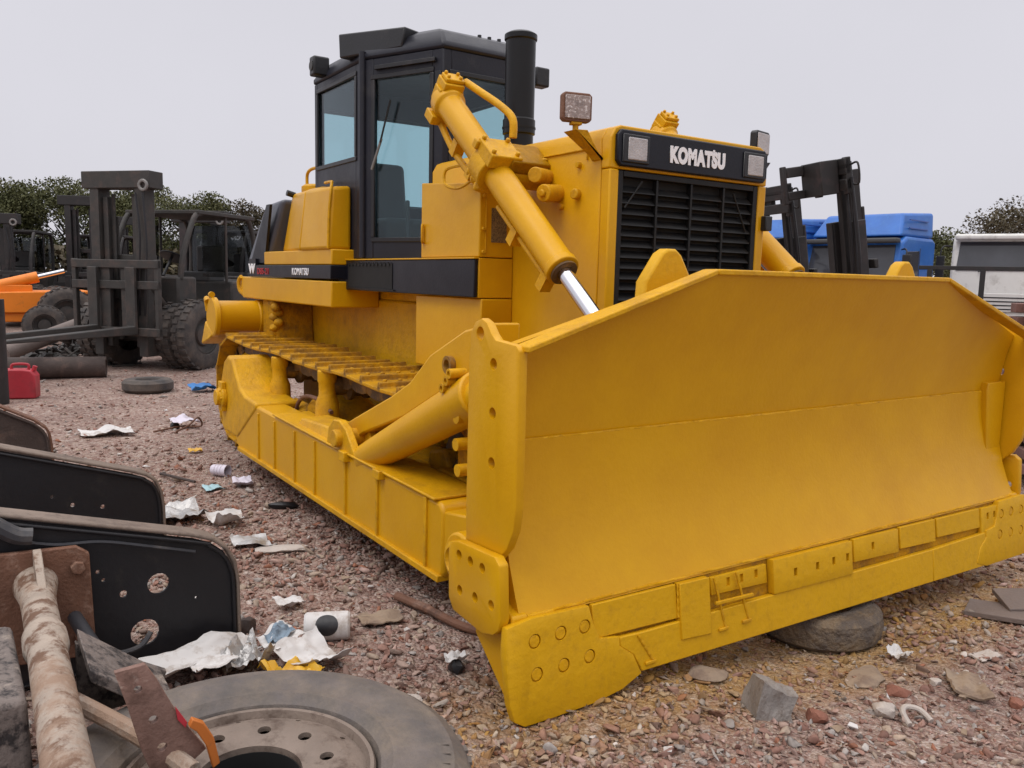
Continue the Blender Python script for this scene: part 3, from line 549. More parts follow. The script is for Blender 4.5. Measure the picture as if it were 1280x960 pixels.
for s in (-1, 1):
    yc = 1.10 * s; trk = None
    b = MB()                               # link chain
    for k in range(NS):
        p = at_len(k * pitch); q = at_len((k + .96) * pitch); t = (q - p).normalized(); nrm = Vector((t.z, 0, -t.x))
        T = basis(t, Vector((0, 1, 0)), t.cross(Vector((0, 1, 0))), (p + q) / 2 + Vector((0, yc, 0)))
        for sy in (-1, 1):
            b.prism([(-pitch * .5, -.115), (-pitch * .5, -.02), (pitch * .5, -.02), (pitch * .5, -.115), (pitch * .2, -.135), (-pitch * .2, -.135)], 1, sy * .11 - .028, sy * .11 + .028, T)
        b.cyl(T @ Vector((-pitch * .5, -.13, -.075)), T @ Vector((-pitch * .5, .13, -.075)), 0.034, n=10)
    trk = b.build('track', 'track_dark', DZ, smooth=30)
    if s < 0:
        proto = None
        for k in range(NS):
            p = at_len(k * pitch); q = at_len((k + 1) * pitch); t = (q - p).normalized()
            T = basis(t, Vector((0, 1, 0)), t.cross(Vector((0, 1, 0))), (p + q) / 2 + Vector((0, yc, 0)))
            if T.col[2].xyz.dot((p + q) / 2 - Vector((-3.6, 0, .55))) < 0: T = basis(-t, Vector((0, 1, 0)), (-t).cross(Vector((0, 1, 0))), (p + q) / 2 + Vector((0, yc, 0)))
            if proto is None:
                bb = MB(); shoe_bm(bb, Matrix(), 0.60); proto = bb.build('track_shoe', 'yellow_grime_shade', trk, 0.006, smooth=30); o = proto
            else:
                o = proto.copy(); COL.objects.link(o)
            o.matrix_local = T @ Matrix.Rotation(rng.uniform(-.03, .03), 4, 'Y') @ Matrix.Rotation(rng.uniform(-.012, .012), 4, 'Z')
    else:
        bb = MB()
        for k in range(NS):
            p = at_len(k * pitch); q = at_len((k + 1) * pitch); t = (q - p).normalized()
            T = basis(t, Vector((0, 1, 0)), t.cross(Vector((0, 1, 0))), (p + q) / 2 + Vector((0, yc, 0)))
            if T.col[2].xyz.dot((p + q) / 2 - Vector((-3.6, 0, .55))) < 0: T = basis(-t, Vector((0, 1, 0)), (-t).cross(Vector((0, 1, 0))), (p + q) / 2 + Vector((0, yc, 0)))
            shoe_bm(bb, T, 0.60)
        bb.build('track_shoe', 'yellow_rough', trk, smooth=30)
    b = MB(); b.lathe([(.40, -.05), (.40, .05)], (SPX, yc, SPZ), (0, 1, 0), 36)
    for k in range(22):
        a = k * 2 * math.pi / 22; T = Matrix.Translation((SPX, yc, SPZ)) @ Matrix.Rotation(a, 4, 'Y'); b.hexa([T @ Vector(q) for q in ((.38, -.045, -.045), (.38, .045, -.045), (.38, .045, .045), (.38, -.045, .045), (.45, -.03, -.018), (.45, .03, -.018), (.45, .03, .018), (.45, -.03, .018))])
    sp = b.build('sprocket', 'track_dark', DZ, 0.006)
    MB().lathe([(0.36, 0.0), (0.36, .06), (0.30, .13), (.24, .17), (.22, .24), (0, .25)], (SPX, yc + .05 * s, SPZ), (0, s, 0), 36).build('hub', 'yellow_rough', sp, 0.01)
    b = MB(); b.lathe([(0, -.12), (.16, -.12), (.16, -.06), (.36, -.06), (.37, -.055), (.37, .055), (.36, .06), (.16, .06), (.16, .12), (0, .12)], (IDX, yc, IDZ), (0, 1, 0), 40); b.build('idler_wheel', 'track_dark', DZ, 0.008)
    # track frame, guards and rollers
    fr = MB()
    fr.prism([(-5.2, .24), (-5.25, .40), (-4.9, .56), (-4.2, .60), (-3.5, .58), (-2.7, .60), (-2.3, .57), (-2.0, .50), (-2.0, .26)], 1, yc - .19, yc + .19)
    q = (yc + .19 * s, yc + .31 * s)
    fr.hexa([(-4.3, min(q), .26), (-2.3, min(q), .26), (-2.3, max(q), .26), (-4.3, max(q), .26), (-4.2, min(q), .70 if s > 0 else .50), (-2.5, min(q), .66 if s > 0 else .48), (-2.5, max(q), .48 if s > 0 else .66), (-4.2, max(q), .50 if s > 0 else .70)] if s > 0 else [(-4.3, min(q), .26), (-2.3, min(q), .26), (-2.3, max(q), .26), (-4.3, max(q), .26), (-4.2, min(q), .50), (-2.5, min(q), .48), (-2.5, max(q), .66), (-4.2, max(q), .70)])
    fo = fr.build('track_frame', 'yellow_grime_shade', DZ, 0.03, seg=3)
    b = MB(); c = (-3.55, yc + .0 * s, .35); b.lathe([(0, -.23), (.30, -.23), (.36, -.17), (.36, .17), (.30, .235), (0, .235)], (-3.65, yc, .40), (0, 1, 0), 40); b.build('spring_housing', 'yellow_grime_shade', fo, 0.02)
    MB().tube([(-4.02, yc + .245 * s, .52), (-3.95, yc + .25 * s, .66), (-3.75, yc + .255 * s, .75), (-3.45, yc + .255 * s, .76), (-3.22, yc + .25 * s, .70)], 0.016, 8).build('grease_line', 'rust', fo)
    b = MB()
    for x in (-5.1, -4.6, -4.1, -3.6, -3.1, -2.6, -2.2): b.lathe([(0, -.17), (.075, -.17), (.13, -.15), (.13, -.07), (.10, -.06), (.10, .06), (.13, .07), (.13, .15), (.075, .17), (0, .17)], (x, yc, .245), (0, 1, 0), 24)
    build_each(b, 'track_roller', 'track_dark', fo)
    for x in (-4.42, -3.33):               # carrier rollers on posts
        po = MB().lathe([(.095, .0), (.085, .30), (.062, .36), (.062, .44), (.07, .46), (.07, .54), (0, .545)], (x, yc + .24 * s, .46), (0, 0, 1), 24).build('roller_post', 'yellow_rough', fo, 0.008)
        b = MB(); b.lathe([(0, -.2), (.085, -.2), (.09, -.1), (.115, -.09), (.115, -.06), (.095, -.05), (.095, .04), (.12, .05), (.12, .08), (.08, .10), (.075, .20), (0, .21)], (x - .02, yc, .885), (0, s, 0), 28); b.build('carrier_roller', 'track_dark', po)
    b = MB()                               # front guard blocks seen under the strut
    b.box((-1.98, yc - .16, .30), (-1.55, yc + .16, .42)); b.box((-1.62, yc + .20 * s - .05, .28), (-1.0, yc + .20 * s + .05, .62)); b.box((-1.30, yc + .24 * s - .06, .68), (-0.98, yc + .24 * s + .06, .86))
    b.prism([(-1.95, .40), (-1.9, .66), (-1.7, .70), (-1.62, .5), (-1.62, .40)], 1, yc - .15, yc + .27); b.build('idler_guard', 'yellow_grime_shade', fo, 0.02)

# --- chassis, hood, engine sides
b = MB(); b.box((-5.9, -.62, .42), (-2.9, .62, 1.5)); b.box((-2.9, -.60, .45), (-1.12, .60, 1.06)); b.build('chassis', 'yellow_rough', DZ, 0.02)
HD = MB().prism([(-.632, 1.02), (-.632, 2.46), (-.60, 2.515), (-.56, 2.532), (.56, 2.532), (.60, 2.515), (.632, 2.46), (.632, 1.02)], 0, -3.05, -1.115).build('hood', 'yellow', DZ, 0.006)
b = MB()                                   # radiator surround: side posts, top and sill
b.box((-1.113, -.63, .95), (-1.04, -.565, 2.30)); b.box((-1.113, .565, .95), (-1.04, .63, 2.30)); b.box((-1.113, -.565, .95), (-1.06, .565, 1.02))
b.prism([(-.632, 2.302), (-.632, 2.46), (-.60, 2.515), (-.56, 2.532), (.56, 2.532), (.60, 2.515), (.632, 2.46), (.632, 2.302)], 0, -1.113, -1.042); b.build('radiator_surround', 'yellow', HD, 0.008)
PN = MB().prism([(-.60, 2.345), (-.575, 2.315), (.575, 2.315), (.60, 2.345), (.60, 2.478), (.575, 2.508), (-.575, 2.508), (-.60, 2.478)], 0, -1.045, -1.015).build('front_panel', 'navy', HD, 0.008)
b = MB(); b.box((-1.111, -.562, 1.022), (-1.098, .562, 2.3)); b.build('radiator_core', 'void', HD)
b = MB()
for y in (-.545, .545): b.box((-1.092, y - .018, 1.025), (-1.048, y + .018, 2.297))
b.box((-1.092, -.524, 2.265), (-1.048, .524, 2.297)); b.box((-1.092, -.524, 1.025), (-1.048, .524, 1.05))
for y in (-.27, 0.0, .27): b.box((-1.088, y - .007, 1.05), (-1.050, y + .007, 2.265))
GR = b.build('grille', 'grille', HD, 0.003)
sl0 = None
for k in range(20):
    z = 1.085 + k * .059
    if sl0 is None: sl0 = MB().prism([(-1.096, .010), (-1.062, -.026), (-1.056, -.023), (-1.058, -.018), (-1.094, .016)], 1, -.524, .524).build('slat', 'grille', GR, smooth=0); o = sl0
    else: o = sl0.copy(); COL.objects.link(o)
    o.location = (0, 0, z)
MB().tube([(-1.062, -.50, 2.10), (-1.058, -.38, 2.25)], .006, 6).build('stay_rod', 'grille', GR); MB().tube([(-1.062, .36, 2.24), (-1.058, .48, 2.02)], .006, 6).build('stay_rod', 'grille', GR)
for y in (-.475, .475):
    hl = MB().prism([(y - .095, 2.335), (y + .095, 2.335), (y + .095, 2.485), (y - .095, 2.485)], 0, -1.016, -1.004).build('headlight', 'black', PN, 0.006)
    MB().prism([(y - .062, 2.35), (y + .072, 2.35), (y + .072, 2.468), (y - .062, 2.468)], 0, -1.008, -.998).build('lens', 'lens', hl, 0.01)
text('lettering', 'KOMATSU', .115, 'white', PN, face_yz(-1.0135, 0.0, 2.405), bold=.0075, sx=0.76, spacing=1.12)
MB().box((-1.0145, .118, 2.452), (-1.0105, .132, 2.466)).build('lettering', 'white', PN)
b = MB(); b.box((-1.10, .60, 2.03), (-1.0, .66, 2.12)); b.build('latch', 'black', HD, 0.006)
b = MB()                                   # door seams and hinges on the hood side
b.prism([(-1.86, 2.415), (-1.22, 2.415), (-1.22, 2.424), (-1.86, 2.424)], 1, -.642, -.63); b.box((-1.235, -.642, 2.36), (-1.225, -.63, 2.42)); b.box((-2.33, -.646, 1.05), (-2.31, -.63, 2.45))
for x, z in ((-2.26, 2.0), (-2.26, 1.6), (-1.45, 2.12), (-2.26, 1.78), (-1.3, 2.34)): b.cyl((x, -.63, z), (x, -.655, z), .018, n=8)
b.build('door_seam', 'yellow_rough', HD, 0.002)
for x, z in ((-1.90, 2.40), (-1.66, 2.40)):
    MB().tube([(x - .04, -.63, z), (x - .02, -.66, z), (x + .03, -.66, z), (x + .05, -.63, z)], .009, 6).build('handle', 'yellow_rough', HD)
b = MB(); b.cyl((-1.62, -.60, 2.30), (-1.50, -.80, 2.29), .045, n=18); b.cyl((-1.50, -.60, 2.20), (-1.44, -.78, 2.185), .05, n=18); b.cyl((-1.31, -.62, 2.18), (-1.30, -.67, 2.18), .03, n=12); b.cyl((-1.44, -.78, 2.185), (-1.435, -.80, 2.183), .022, n=8)
b.build('trunnion_stub', 'yellow_rough', HD, 0.006)

# --- side cabinets below and beside the cab, fender band
SP = MB().prism([(-2.73, 1.827), (-1.952, 1.827), (-1.952, 2.275), (-2.73, 2.335)], 1, -.885, -.634).build('side_panel', 'yellow', DZ, 0.008)
b = MB(); b.box((-2.70, -.897, 1.93), (-2.675, -.882, 2.045)); b.tube([(-2.70, -.89, 2.05), (-2.66, -.915, 2.04), (-2.66, -.915, 1.94), (-2.70, -.89, 1.93)], .008, 6); b.build('latch', 'yellow_rough', SP, 0.002)
b = MB()
for z in (1.86, 2.0, 2.2): b.cyl((-1.955, -.86, z), (-1.935, -.86, z), .012, n=8)
b.box((-1.953, -.845, 1.83), (-1.944, -.838, 2.26)); b.build('hinge_strip', 'yellow_rough', SP, 0.002)
MB().box((-1.953, -.80, 1.92), (-1.947, -.69, 2.13)).build('mesh_vent', mat('vent_mesh', (.22, .15, .06), .7, vary=.3, vscale=60, second=(.07, .05, .03), amount=.45, sscale=140, soft=.03), SP)
LPN = MB().prism([(-2.84, 1.08), (-2.10, 1.08), (-1.95, 1.40), (-1.95, 1.57), (-2.84, 1.57)], 1, -.865, -.633).build('lower_panel', 'yellow', DZ, 0.008)
FBY = MB().box((-4.17, -.885, 1.5745), (-1.953, -.634, 1.8225)).build('side_body', 'yellow', DZ, 0.006)
FB = MB().box((-4.17, -.915, 1.577), (-1.958, -.888, 1.815)).build('side_cover', 'navy', FBY, 0.006)
MB().box((-3.95, -.920, 1.60), (-3.12, -.9155, 1.79)).build('step_recess_shade', 'void', FB)  # flat near-black slab on the cover, painting the shade of a recess
b = MB()
for k in range(12): b.prism([(-3.93 + k * .068, 1.775), (-3.90 + k * .068, 1.775), (-3.915 + k * .068, 1.80)], 1, -.930, -.9205)
b.box((-3.97, -.928, 1.588), (-3.08, -.9205, 1.598)); b.build('step_teeth', 'grille', FB)
MB().box((-4.17, -.922, 1.8165), (-1.95, -.887, 1.826)).build('cover_lip', 'yellow', FB, 0.002)
RF = MB(); RF.box((-6.28, -1.05, 1.660), (-4.0, -.6, 1.775)); RF = RF.build('rear_fender', 'navy', DZ, 0.006)
MB().prism([(-6.55, 1.43), (-6.62, 1.52), (-6.60, 1.655), (-4.0, 1.645), (-4.0, 1.43)], 1, -1.045, -.62).build('fender_skirt', 'yellow', RF, 0.012)
MB().tube([(-6.50, -1.0, 1.44), (-6.62, -1.05, 1.50), (-6.64, -1.06, 1.60), (-6.58, -1.05, 1.655)], .022, 8).build('fender_hook', 'yellow_rough', RF)
text('lettering', 'KOMATSU', .085, 'white', RF, face_xz(-1.0525, -4.72, 1.715), bold=.0012, sx=1.0, spacing=1.12)
text('lettering', 'D85-21', .085, 'red', RF, face_xz(-1.0525, -5.80, 1.712), bold=.0015, sx=1.5)
b = MB(); b.box((-5.9, -.60, 1.50), (-2.9, .60, 1.81)); b.build('floor_platform', 'yellow_rough', DZ, 0.01)

# --- hydraulic tank, rear cover
b = MB()
b.hexa([(-5.72, -.88, 1.90), (-4.72, -1.06, 1.90), (-4.72, -.6, 1.90), (-5.72, -.6, 1.90), (-5.46, -.86, 2.46), (-4.66, -1.02, 2.42), (-4.66, -.6, 2.47), (-5.46, -.6, 2.47)])
b.hexa([(-4.721, -1.06, 1.90), (-4.03, -1.06, 1.90), (-4.03, -.855, 1.90), (-4.721, -.855, 1.90), (-4.661, -1.02, 2.42), (-4.03, -1.03, 2.405), (-4.03, -.855, 2.42), (-4.661, -.855, 2.47)])
TK = b.build('hydraulic_tank', 'yellow', DZ, 0.03, seg=3)
MB().box((-5.80, -1.04, 1.778), (-4.0, -.6, 1.905)).build('tank_base', 'yellow', TK, 0.01)
b = MB()
b.tube([(-4.04, -1.055, 1.91), (-4.04, -1.045, 2.2), (-4.05, -1.02, 2.41), (-4.2, -.96, 2.46), (-4.5, -.9, 2.48)], .013, 6); b.build('edge_bead', 'yellow_rough', TK)
b = MB(); b.lathe([(0, 0), (.13, 0), (.13, .05), (.10, .07), (0, .075)], (-5.05, -.78, 2.445), (0, 0, 1), 24); b.tube([(-5.22, -.80, 2.49), (-5.22, -.80, 2.62), (-5.10, -.80, 2.66), (-4.95, -.78, 2.65), (-4.93, -.78, 2.54)], .016, 8)
for k in range(6): b.cyl((-4.85 + k * .06, -.80, 2.45), (-4.85 + k * .06, -.80, 2.50), .014, n=6)
build_each(b, 'tank_fitting', 'yellow_rough', TK, 0.005); MB().cyl((-5.42, -.85, 2.44), (-5.42, -.93, 2.46), .028, n=10).build('plug', 'black', TK)
RC = MB().hexa([(-6.50, -1.02, 1.78), (-5.83, -1.02, 1.78), (-5.83, .9, 1.78), (-6.50, .9, 1.78), (-6.02, -.96, 2.38), (-5.60, -.92, 2.42), (-5.60, .85, 2.42), (-6.02, .85, 2.38)]).build('fuel_tank', mat('slate_grey_tank_paint', (.075, .08, .10), .35, vary=.15), DZ, 0.05, seg=4)
MB().prism([(-6.30, 1.80), (-5.84, 1.80), (-5.64, 2.36), (-5.75, 2.36)], 1, -1.026, -1.0).build('side_decal', 'navy', RC)
text('lettering', 'W', .13, 'white', RC, face_xz(-1.0545, -6.17, 1.735), bold=.006, sx=1.5)
MB().box((-6.28, -1.052, 1.776), (-6.05, -1.02, 1.84)).build('corner_block', 'navy', RC)
# drum on the rear end above the track
b = MB(); b.lathe([(0, 0), (.185, 0), (.20, .012), (.20, .05), (.17, .06), (.165, .07), (.165, .45), (.175, .46), (.175, .56), (0, .57)], (-6.18, -1.47, 1.245), (0, 1, 0), 40)
b.lathe([(0, -.02), (.03, -.02), (.03, .02), (0, .02)], (-6.18, -1.46, 1.47), (1, 0, 0), 16); b.tube([(-6.30, -1.47, 1.40), (-6.34, -1.47, 1.42), (-6.36, -1.45, 1.30)], .03, 8)
dr = b.build('rear_drum', 'yellow', DZ, 0.006)
b = MB().hexa([(-6.42, -1.52, .95), (-6.20, -1.50, 1.03), (-6.20, -1.2, 1.03), (-6.42, -1.2, .95), (-6.40, -1.48, 1.20), (-6.10, -1.46, 1.09), (-6.10, -1.2, 1.09), (-6.40, -1.2, 1.20)]); b.build('drum_bracket', 'yellow_rough', dr, 0.02)
b = MB(); b.prism([(-6.0, 1.02), (-5.55, 1.02), (-5.6, 1.42), (-6.0, 1.45)], 1, -1.0, -.62)
for k in range(7): b.lump((-5.62 + .03 * (k % 3), -.98 - .03 * (k % 2), 1.12 + .05 * k), (.06, .06, .05), 1, .2, k)
b.build('rear_casting', 'yellow_grime_shade', DZ, 0.02)

# --- cab: six-sided plan
CB = thing('cab', None, None); CB.parent = DZ
cab_pts = [(-4.88, -.85), (-3.78, -.85), (-3.09, -.53), (-3.09, .22), (-3.78, .55), (-4.88, .55)]
Z0, Z1 = 1.832, 3.36
def wall(i, win, name, wname='window', extra=None):
    (ax, ay), (bx, by) = cab_pts[i], cab_pts[(i + 1) % 6]
    L = math.dist((ax, ay), (bx, by)); u = Vector(((bx - ax) / L, (by - ay) / L, 0)); nrm = Vector((u.y, -u.x, 0)); T = basis(u, Vector((0, 0, 1)), nrm, (ax, ay, 0))
    u0, u1, v0, v1 = win
    b = MB()
    def bx_(a, c, d, e, n0=-.05, n1=0.0): b.box((a, d, n0), (c, e, n1), T)
    bx_(0.001, u0, Z0, Z1); bx_(u1, L - .001, Z0, Z1); bx_(u0, u1, Z0, v0); bx_(u0, u1, v1, Z1)
    o = b.build(name, 'cabpaint', CB, 0.006)
    g = MB(); f = .018                      # rubber gasket round the pane
    for q in ((u0 - f, u1 + f, v0 - f, v0 + f), (u0 - f, u1 + f, v1 - f, v1 + f)): g.box((q[0], q[2], -.012), (q[1], q[3], .010), T)
    for q in ((u0 - f, u0 + f, v0 + f + .001, v1 - f - .001), (u1 - f, u1 + f, v0 + f + .001, v1 - f - .001)): g.box((q[0], q[2], -.012), (q[1], q[3], .010), T)
    wd = g.build('window_frame', 'black', o, 0.005)
    p = MB(); p.box((u0 + .004, v0 + .004, -.022), (u1 - .004, v1 - .004, -.014), T); p.build('pane', 'glass', wd, smooth=0)
    return o, T, L
sw, T0, L0 = wall(0, (.07, .93, 2.63, 3.29), 'side_wall')
dw, T1, L1 = wall(1, (.09, .66, 1.98, 3.22), 'door')
fw, T2, L2 = wall(2, (.07, .68, 2.05, 3.20), 'front_wall'); wall(3, (.06, .70, 1.98, 3.24), 'door'); wall(4, (.06, 1.04, 2.35, 3.26), 'side_wall'); wall(5, (.08, 1.33, 2.35, 3.15), 'rear_wall')
MB().cyl(T0 @ Vector((L0 - .012, 1.84, .012)), T0 @ Vector((L0 - .012, 3.42, .012)), .028, n=12).build('corner_post', 'cabpaint', CB)
b = MB(); b.tube([T1 @ Vector((.10, 2.52, .03)), T1 @ Vector((.20, 2.75, .03))], .011, 6); wp_ = b.build('wiper', 'steel_grey', dw)
MB().tube([T1 @ Vector((.19, 2.72, .034)), T1 @ Vector((.29, 3.03, .034))], .008, 6).build('wiper_blade', 'black', dw)
b = MB()
for v in (2.2, 3.1): b.box((.70, v, .0), (.75, v + .1, .02), T1)
b.box((.12, 3.27, 0.001), (.70, 3.30, .03), T1); build_each(b, 'hinge', 'black', dw, 0.003)
def off(pts, d, cx=-4.1, cy=-.15):
    return [(cx + (x - cx) * d, cy + (y - cy) * d) for x, y in pts]
def loft(rings, m, name, par, bevel=.01):
    b = MB(); V = [[b.bm.verts.new((x, y, z)) for x, y in pts] for pts, z in rings]; n = len(V[0]); F = [b.bm.faces.new(V[0]), b.bm.faces.new(V[-1])]
    for A, B in zip(V, V[1:]):
        for i in range(n): F.append(b.bm.faces.new((A[i], A[(i + 1) % n], B[(i + 1) % n], B[i])))
    bmesh.ops.recalc_face_normals(b.bm, faces=F); return b.build(name, m, par, bevel)
RFF = loft([(off(cab_pts, 1.015), 3.361), (off(cab_pts, 1.015), 3.40), (off(cab_pts, .93), 3.50), (off(cab_pts, .78), 3.56)], 'cabpaint', 'roof', CB, .02)
b = MB(); b.hexa([(-4.05, -.95, 3.41), (-3.44, -.70, 3.41), (-3.54, -.48, 3.41), (-4.12, -.62, 3.41), (-4.07, -.95, 3.60), (-3.42, -.68, 3.56), (-3.52, -.48, 3.57), (-4.14, -.62, 3.60)]); b.build('roof_vent_box', 'black', RFF, 0.012)
b = MB()
for k in range(3): b.lump((-3.24, -.42 + k * .06, 3.44), (.02, .028, .02), 1, .2, k)
for k in range(3): b.cyl((-3.3, -.1 + k * .09, 3.50), (-3.3, -.1 + k * .09, 3.57), .016, n=8)
build_each(b, 'roof_bolt', 'black', RFF)
for p, sc in (((-4.62, -.90, 3.46), .8), ((-3.6, .69, 3.42), .8)):
    lb = MB().box((p[0] - .07 * sc, p[1] - .09 * sc, p[2] - .10 * sc), (p[0] + .07 * sc, p[1] + .09 * sc, p[2] + .10 * sc)).build('cab_lamp', 'black', CB, 0.015)
    MB().cyl((p[0], p[1] - .092 * sc, p[2]), (p[0], p[1] - .10 * sc, p[2]), .05 * sc, n=20).build('lens', 'plastic_grey', lb)
b = MB(); b.box((-4.60, -.50, 1.85), (-4.15, -.02, 2.2)); b.prism([(-4.70, 2.15), (-4.58, 2.15), (-4.66, 2.72), (-4.76, 2.72)], 1, -.46, -.06); b.build('seat', 'plastic_grey', CB, 0.05, seg=3)
b = MB(); b.box((-3.45, -.35, 1.85), (-3.2, .15, 2.42)); b.tube([(-3.6, -.55, 1.9), (-3.62, -.55, 2.3)], .02, 6); b.build('dashboard', 'plastic_grey', CB, 0.03)

# --- exhaust
EX = MB().lathe([(0, 0), (.10, 0), (.10, .20), (.112, .205), (.112, .30), (.103, .305), (.103, .82), (.112, .825), (.112, .86), (.085, .875), (.07, .875), (.07, .70), (0, .70)], (-2.42, -.30, 2.48), (0, 0, 1), 32).build('exhaust_pipe', 'stack', DZ, 0.003)
MB().lathe([(.116, 0), (.116, .012), (.105, .012)], (-2.42, -.30, 2.72), (0, 0, 1), 32, close=False).build('clamp_band', 'grille', EX)

# --- lift cylinders
for s in (-1, 1):
    y = .93 * s; A = Vector((-2.30, y, 2.80)); B = Vector((-1.03, y, 1.745)); d = (B - A).normalized()
    up = Vector((-d.z, 0, d.x)); up = up if up.z > 0 else -up
    lc = MB().lathe([(0, -.05), (.09, -.05), (.105, -.02), (.105, .05), (.086, .07), (.086, .70), (.096, .71), (.096, .78), (.086, .79), (.086, 1.60), (.094, 1.61), (.094, 1.648), (.055, 1.655), (0, 1.655)], A, d, 36).build('lift_cylinder', 'yellow', DZ, 0.005)
    MB().cyl(A + d * 1.60, A + d * 2.32, .042, n=24).build('piston_rod', 'chrome', lc)
    MB().lathe([(.075, 0), (.075, .012), (.045, .014)], A + d * 1.656, d, 24, close=False).build('rod_seal', 'track_dark', lc)
    T = basis(d, Vector((0, 1, 0)), d.cross(Vector((0, 1, 0))), A)
    if T.col[2].z < 0: T = basis(d, Vector((0, -1, 0)), d.cross(Vector((0, -1, 0))), A)
    b = MB(); b.box((-.09, -.07, .02), (.03, .07, .13), T); b.box((-.07, -.085, -.02), (0.02, .085, .08), T); b.box((-.08, -.06, .13), (.01, .07, .155), T)
    for dx in (-.065, -.015):
        for dy in (-.04, .045): b.cyl(T @ Vector((dx, dy, .15)), T @ Vector((dx, dy, .172)), .013, n=6)
    b.box((-.05, -.10, -.14), (.06, .10, -.08), T); b.build('cylinder_head', 'yellow_rough', lc, 0.008)
    ys = T.col[1].y
    b = MB()
    if s < 0: b.tube([T @ Vector(q) for q in ((-.02, .09 * ys, .14), (.14, .11 * ys, .17), (.34, .15 * ys, .20), (.48, .17 * ys, .20), (.56, .17 * ys, .12))], .024, 10)
    b.tube([T @ Vector(q) for q in ((-.0, -.02, -.12), (.25, -.01, -.17), (.42, 0, -.18), (.60, 0, -.16), (.75, 0, -.13))], .022, 10)
    b.tube([T @ Vector(q) for q in ((.92, .0, -.13), (1.25, 0, -.125), (1.52, 0, -.12), (1.60, 0, -.09))], .017, 8)
    for u in (.30, .55, 1.18, 1.57): b.box((u - .03, -.035, -.19), (u + .03, .035, -.09), T)
    b.build('oil_pipe', 'yellow_rough', lc, smooth=50)
    yk = MB()                              # trunnion yoke and its bearing cap on the hood side
    yk.lathe([(.09, -.05), (.128, -.05), (.128, .10), (.09, .10)], A + d * .70, d, 32)
    yk.box((.64, -.11, .06), (.83, .10, .145), T); yk.box((.62, -.13, .075), (.67, .12, .13), T)
    for u_, v_ in ((.66, -.09), (.80, -.09), (.66, .07), (.80, .07)): yk.cyl(T @ Vector((u_, v_, .14)), T @ Vector((u_, v_, .168)), .016, n=6); yk.box((.64, .03, .05), (.84, .30, .13), T) if ys > 0 else yk.box((.64, -.30, .05), (.84, -.03, .13), T)
    yk.cyl((A + d * .78) + Vector((0, 0, 0)), Vector((A + d * .78).to_tuple()) + Vector((0, -s * .34, 0)), .075, n=24)
    for u in (.55, .62, .69): yk.lump(T @ Vector((u, .0, -.15)), (.05, .055, .045), 1, .15, int(u * 100))
    yk.build('trunnion_yoke', 'yellow_rough', lc, 0.01)
    MB().tube([T @ Vector(q) for q in ((.45, 0, -.16), (.30, -.02, -.30), (.36, -.03, -.37), (.50, -.02, -.30), (.58, 0, -.18))], .010, 6).build('hose', 'yellow_rough', lc)

# --- LED work lamps on the hood corners
for (x, y, z, rz, mm_) in ((-1.12, -.80, 2.605, -.25, 'led'), (-1.12, .67, 2.575, .2, 'lens')):
    T = Matrix.Translation((x, y, z)) @ Matrix.Rotation(rz, 4, 'Z')
    wl = MB().prism([(-.085, -.06), (-.07, -.075), (.07, -.075), (.085, -.06), (.085, .06), (.07, .075), (-.07, .075), (-.085, .06)], 0, -.045, .0, T).build('work_lamp', 'rust' if mm_ == 'led' else 'black', HD, 0.006)
    MB().prism([(-.072, -.06), (.072, -.06), (.072, .06), (-.072, .06)], 0, .001, .008, T).build('lens', mm_, wl, 0.006)
    b = MB(); b.cyl(T @ Vector((-.02, 0, -.075)), T @ Vector((-.02, 0, -.12)), .016, n=10); b.box((-.04, -.03, -.09), (0.0, .03, -.075), T)
    sgn = -1 if y < 0 else 1
    b.hexa([(x - .06, sgn * .625, 2.35), (x + .02, sgn * .625, 2.35), (x + .02, sgn * .64, 2.35), (x - .06, sgn * .64, 2.35), (x - .08, y - .03, z - .12), (x + .03, y - .03, z - .12), (x + .03, y + .05, z - .115), (x - .08, y + .05, z - .115)]); b.build('lamp_bracket', 'yellow_grime_shade' if sgn < 0 else 'black', wl, 0.003)
# ------------------------------------------------------------------ yard behind: forklifts, loader, trucks, trees
def wheel(name, r, wd, par, T, rimm='steel_grey', tread=True, rub='rubber'):
    """tyre with its rim; the axle runs along local y, outer side at +y"""
    b = MB(); p0 = T @ Vector((0, 0, 0)); ax = (T.to_3x3() @ Vector((0, 1, 0)))
    b.lathe([(r * .58, -wd * .5), (r * .80, -wd * .52), (r * .95, -wd * .46), (r, -wd * .38), (r, wd * .38), (r * .95, wd * .46), (r * .80, wd * .52), (r * .58, wd * .5), (r * .56, wd * .40), (r * .56, -wd * .40)], p0, ax, 36, close=False)
    if tread:
        n = 26
        for k in range(n):
            for sgn in (-1, 1):
                M2 = T @ Matrix.Rotation(2 * math.pi * (k + .25 * sgn) / n, 4, 'Y'); b.box((-.035 * r / .55, min(0.06, sgn * wd * .40) if sgn < 0 else .02, r - .015), (.035 * r / .55, max(-.02, sgn * wd * .45) if sgn > 0 else -.02, r + .02), M2)
    t = b.build('wheel', rub, par)
    c = MB(); c.lathe([(r * .57, -wd * .35), (r * .57, wd * .42), (r * .52, wd * .44), (r * .50, wd * .25), (r * .34, wd * .18), (r * .30, wd * .3), (r * .12, wd * .34), (0, wd * .34)], p0, ax, 30, close=False)
    c.build('rim', rimm, t); return t

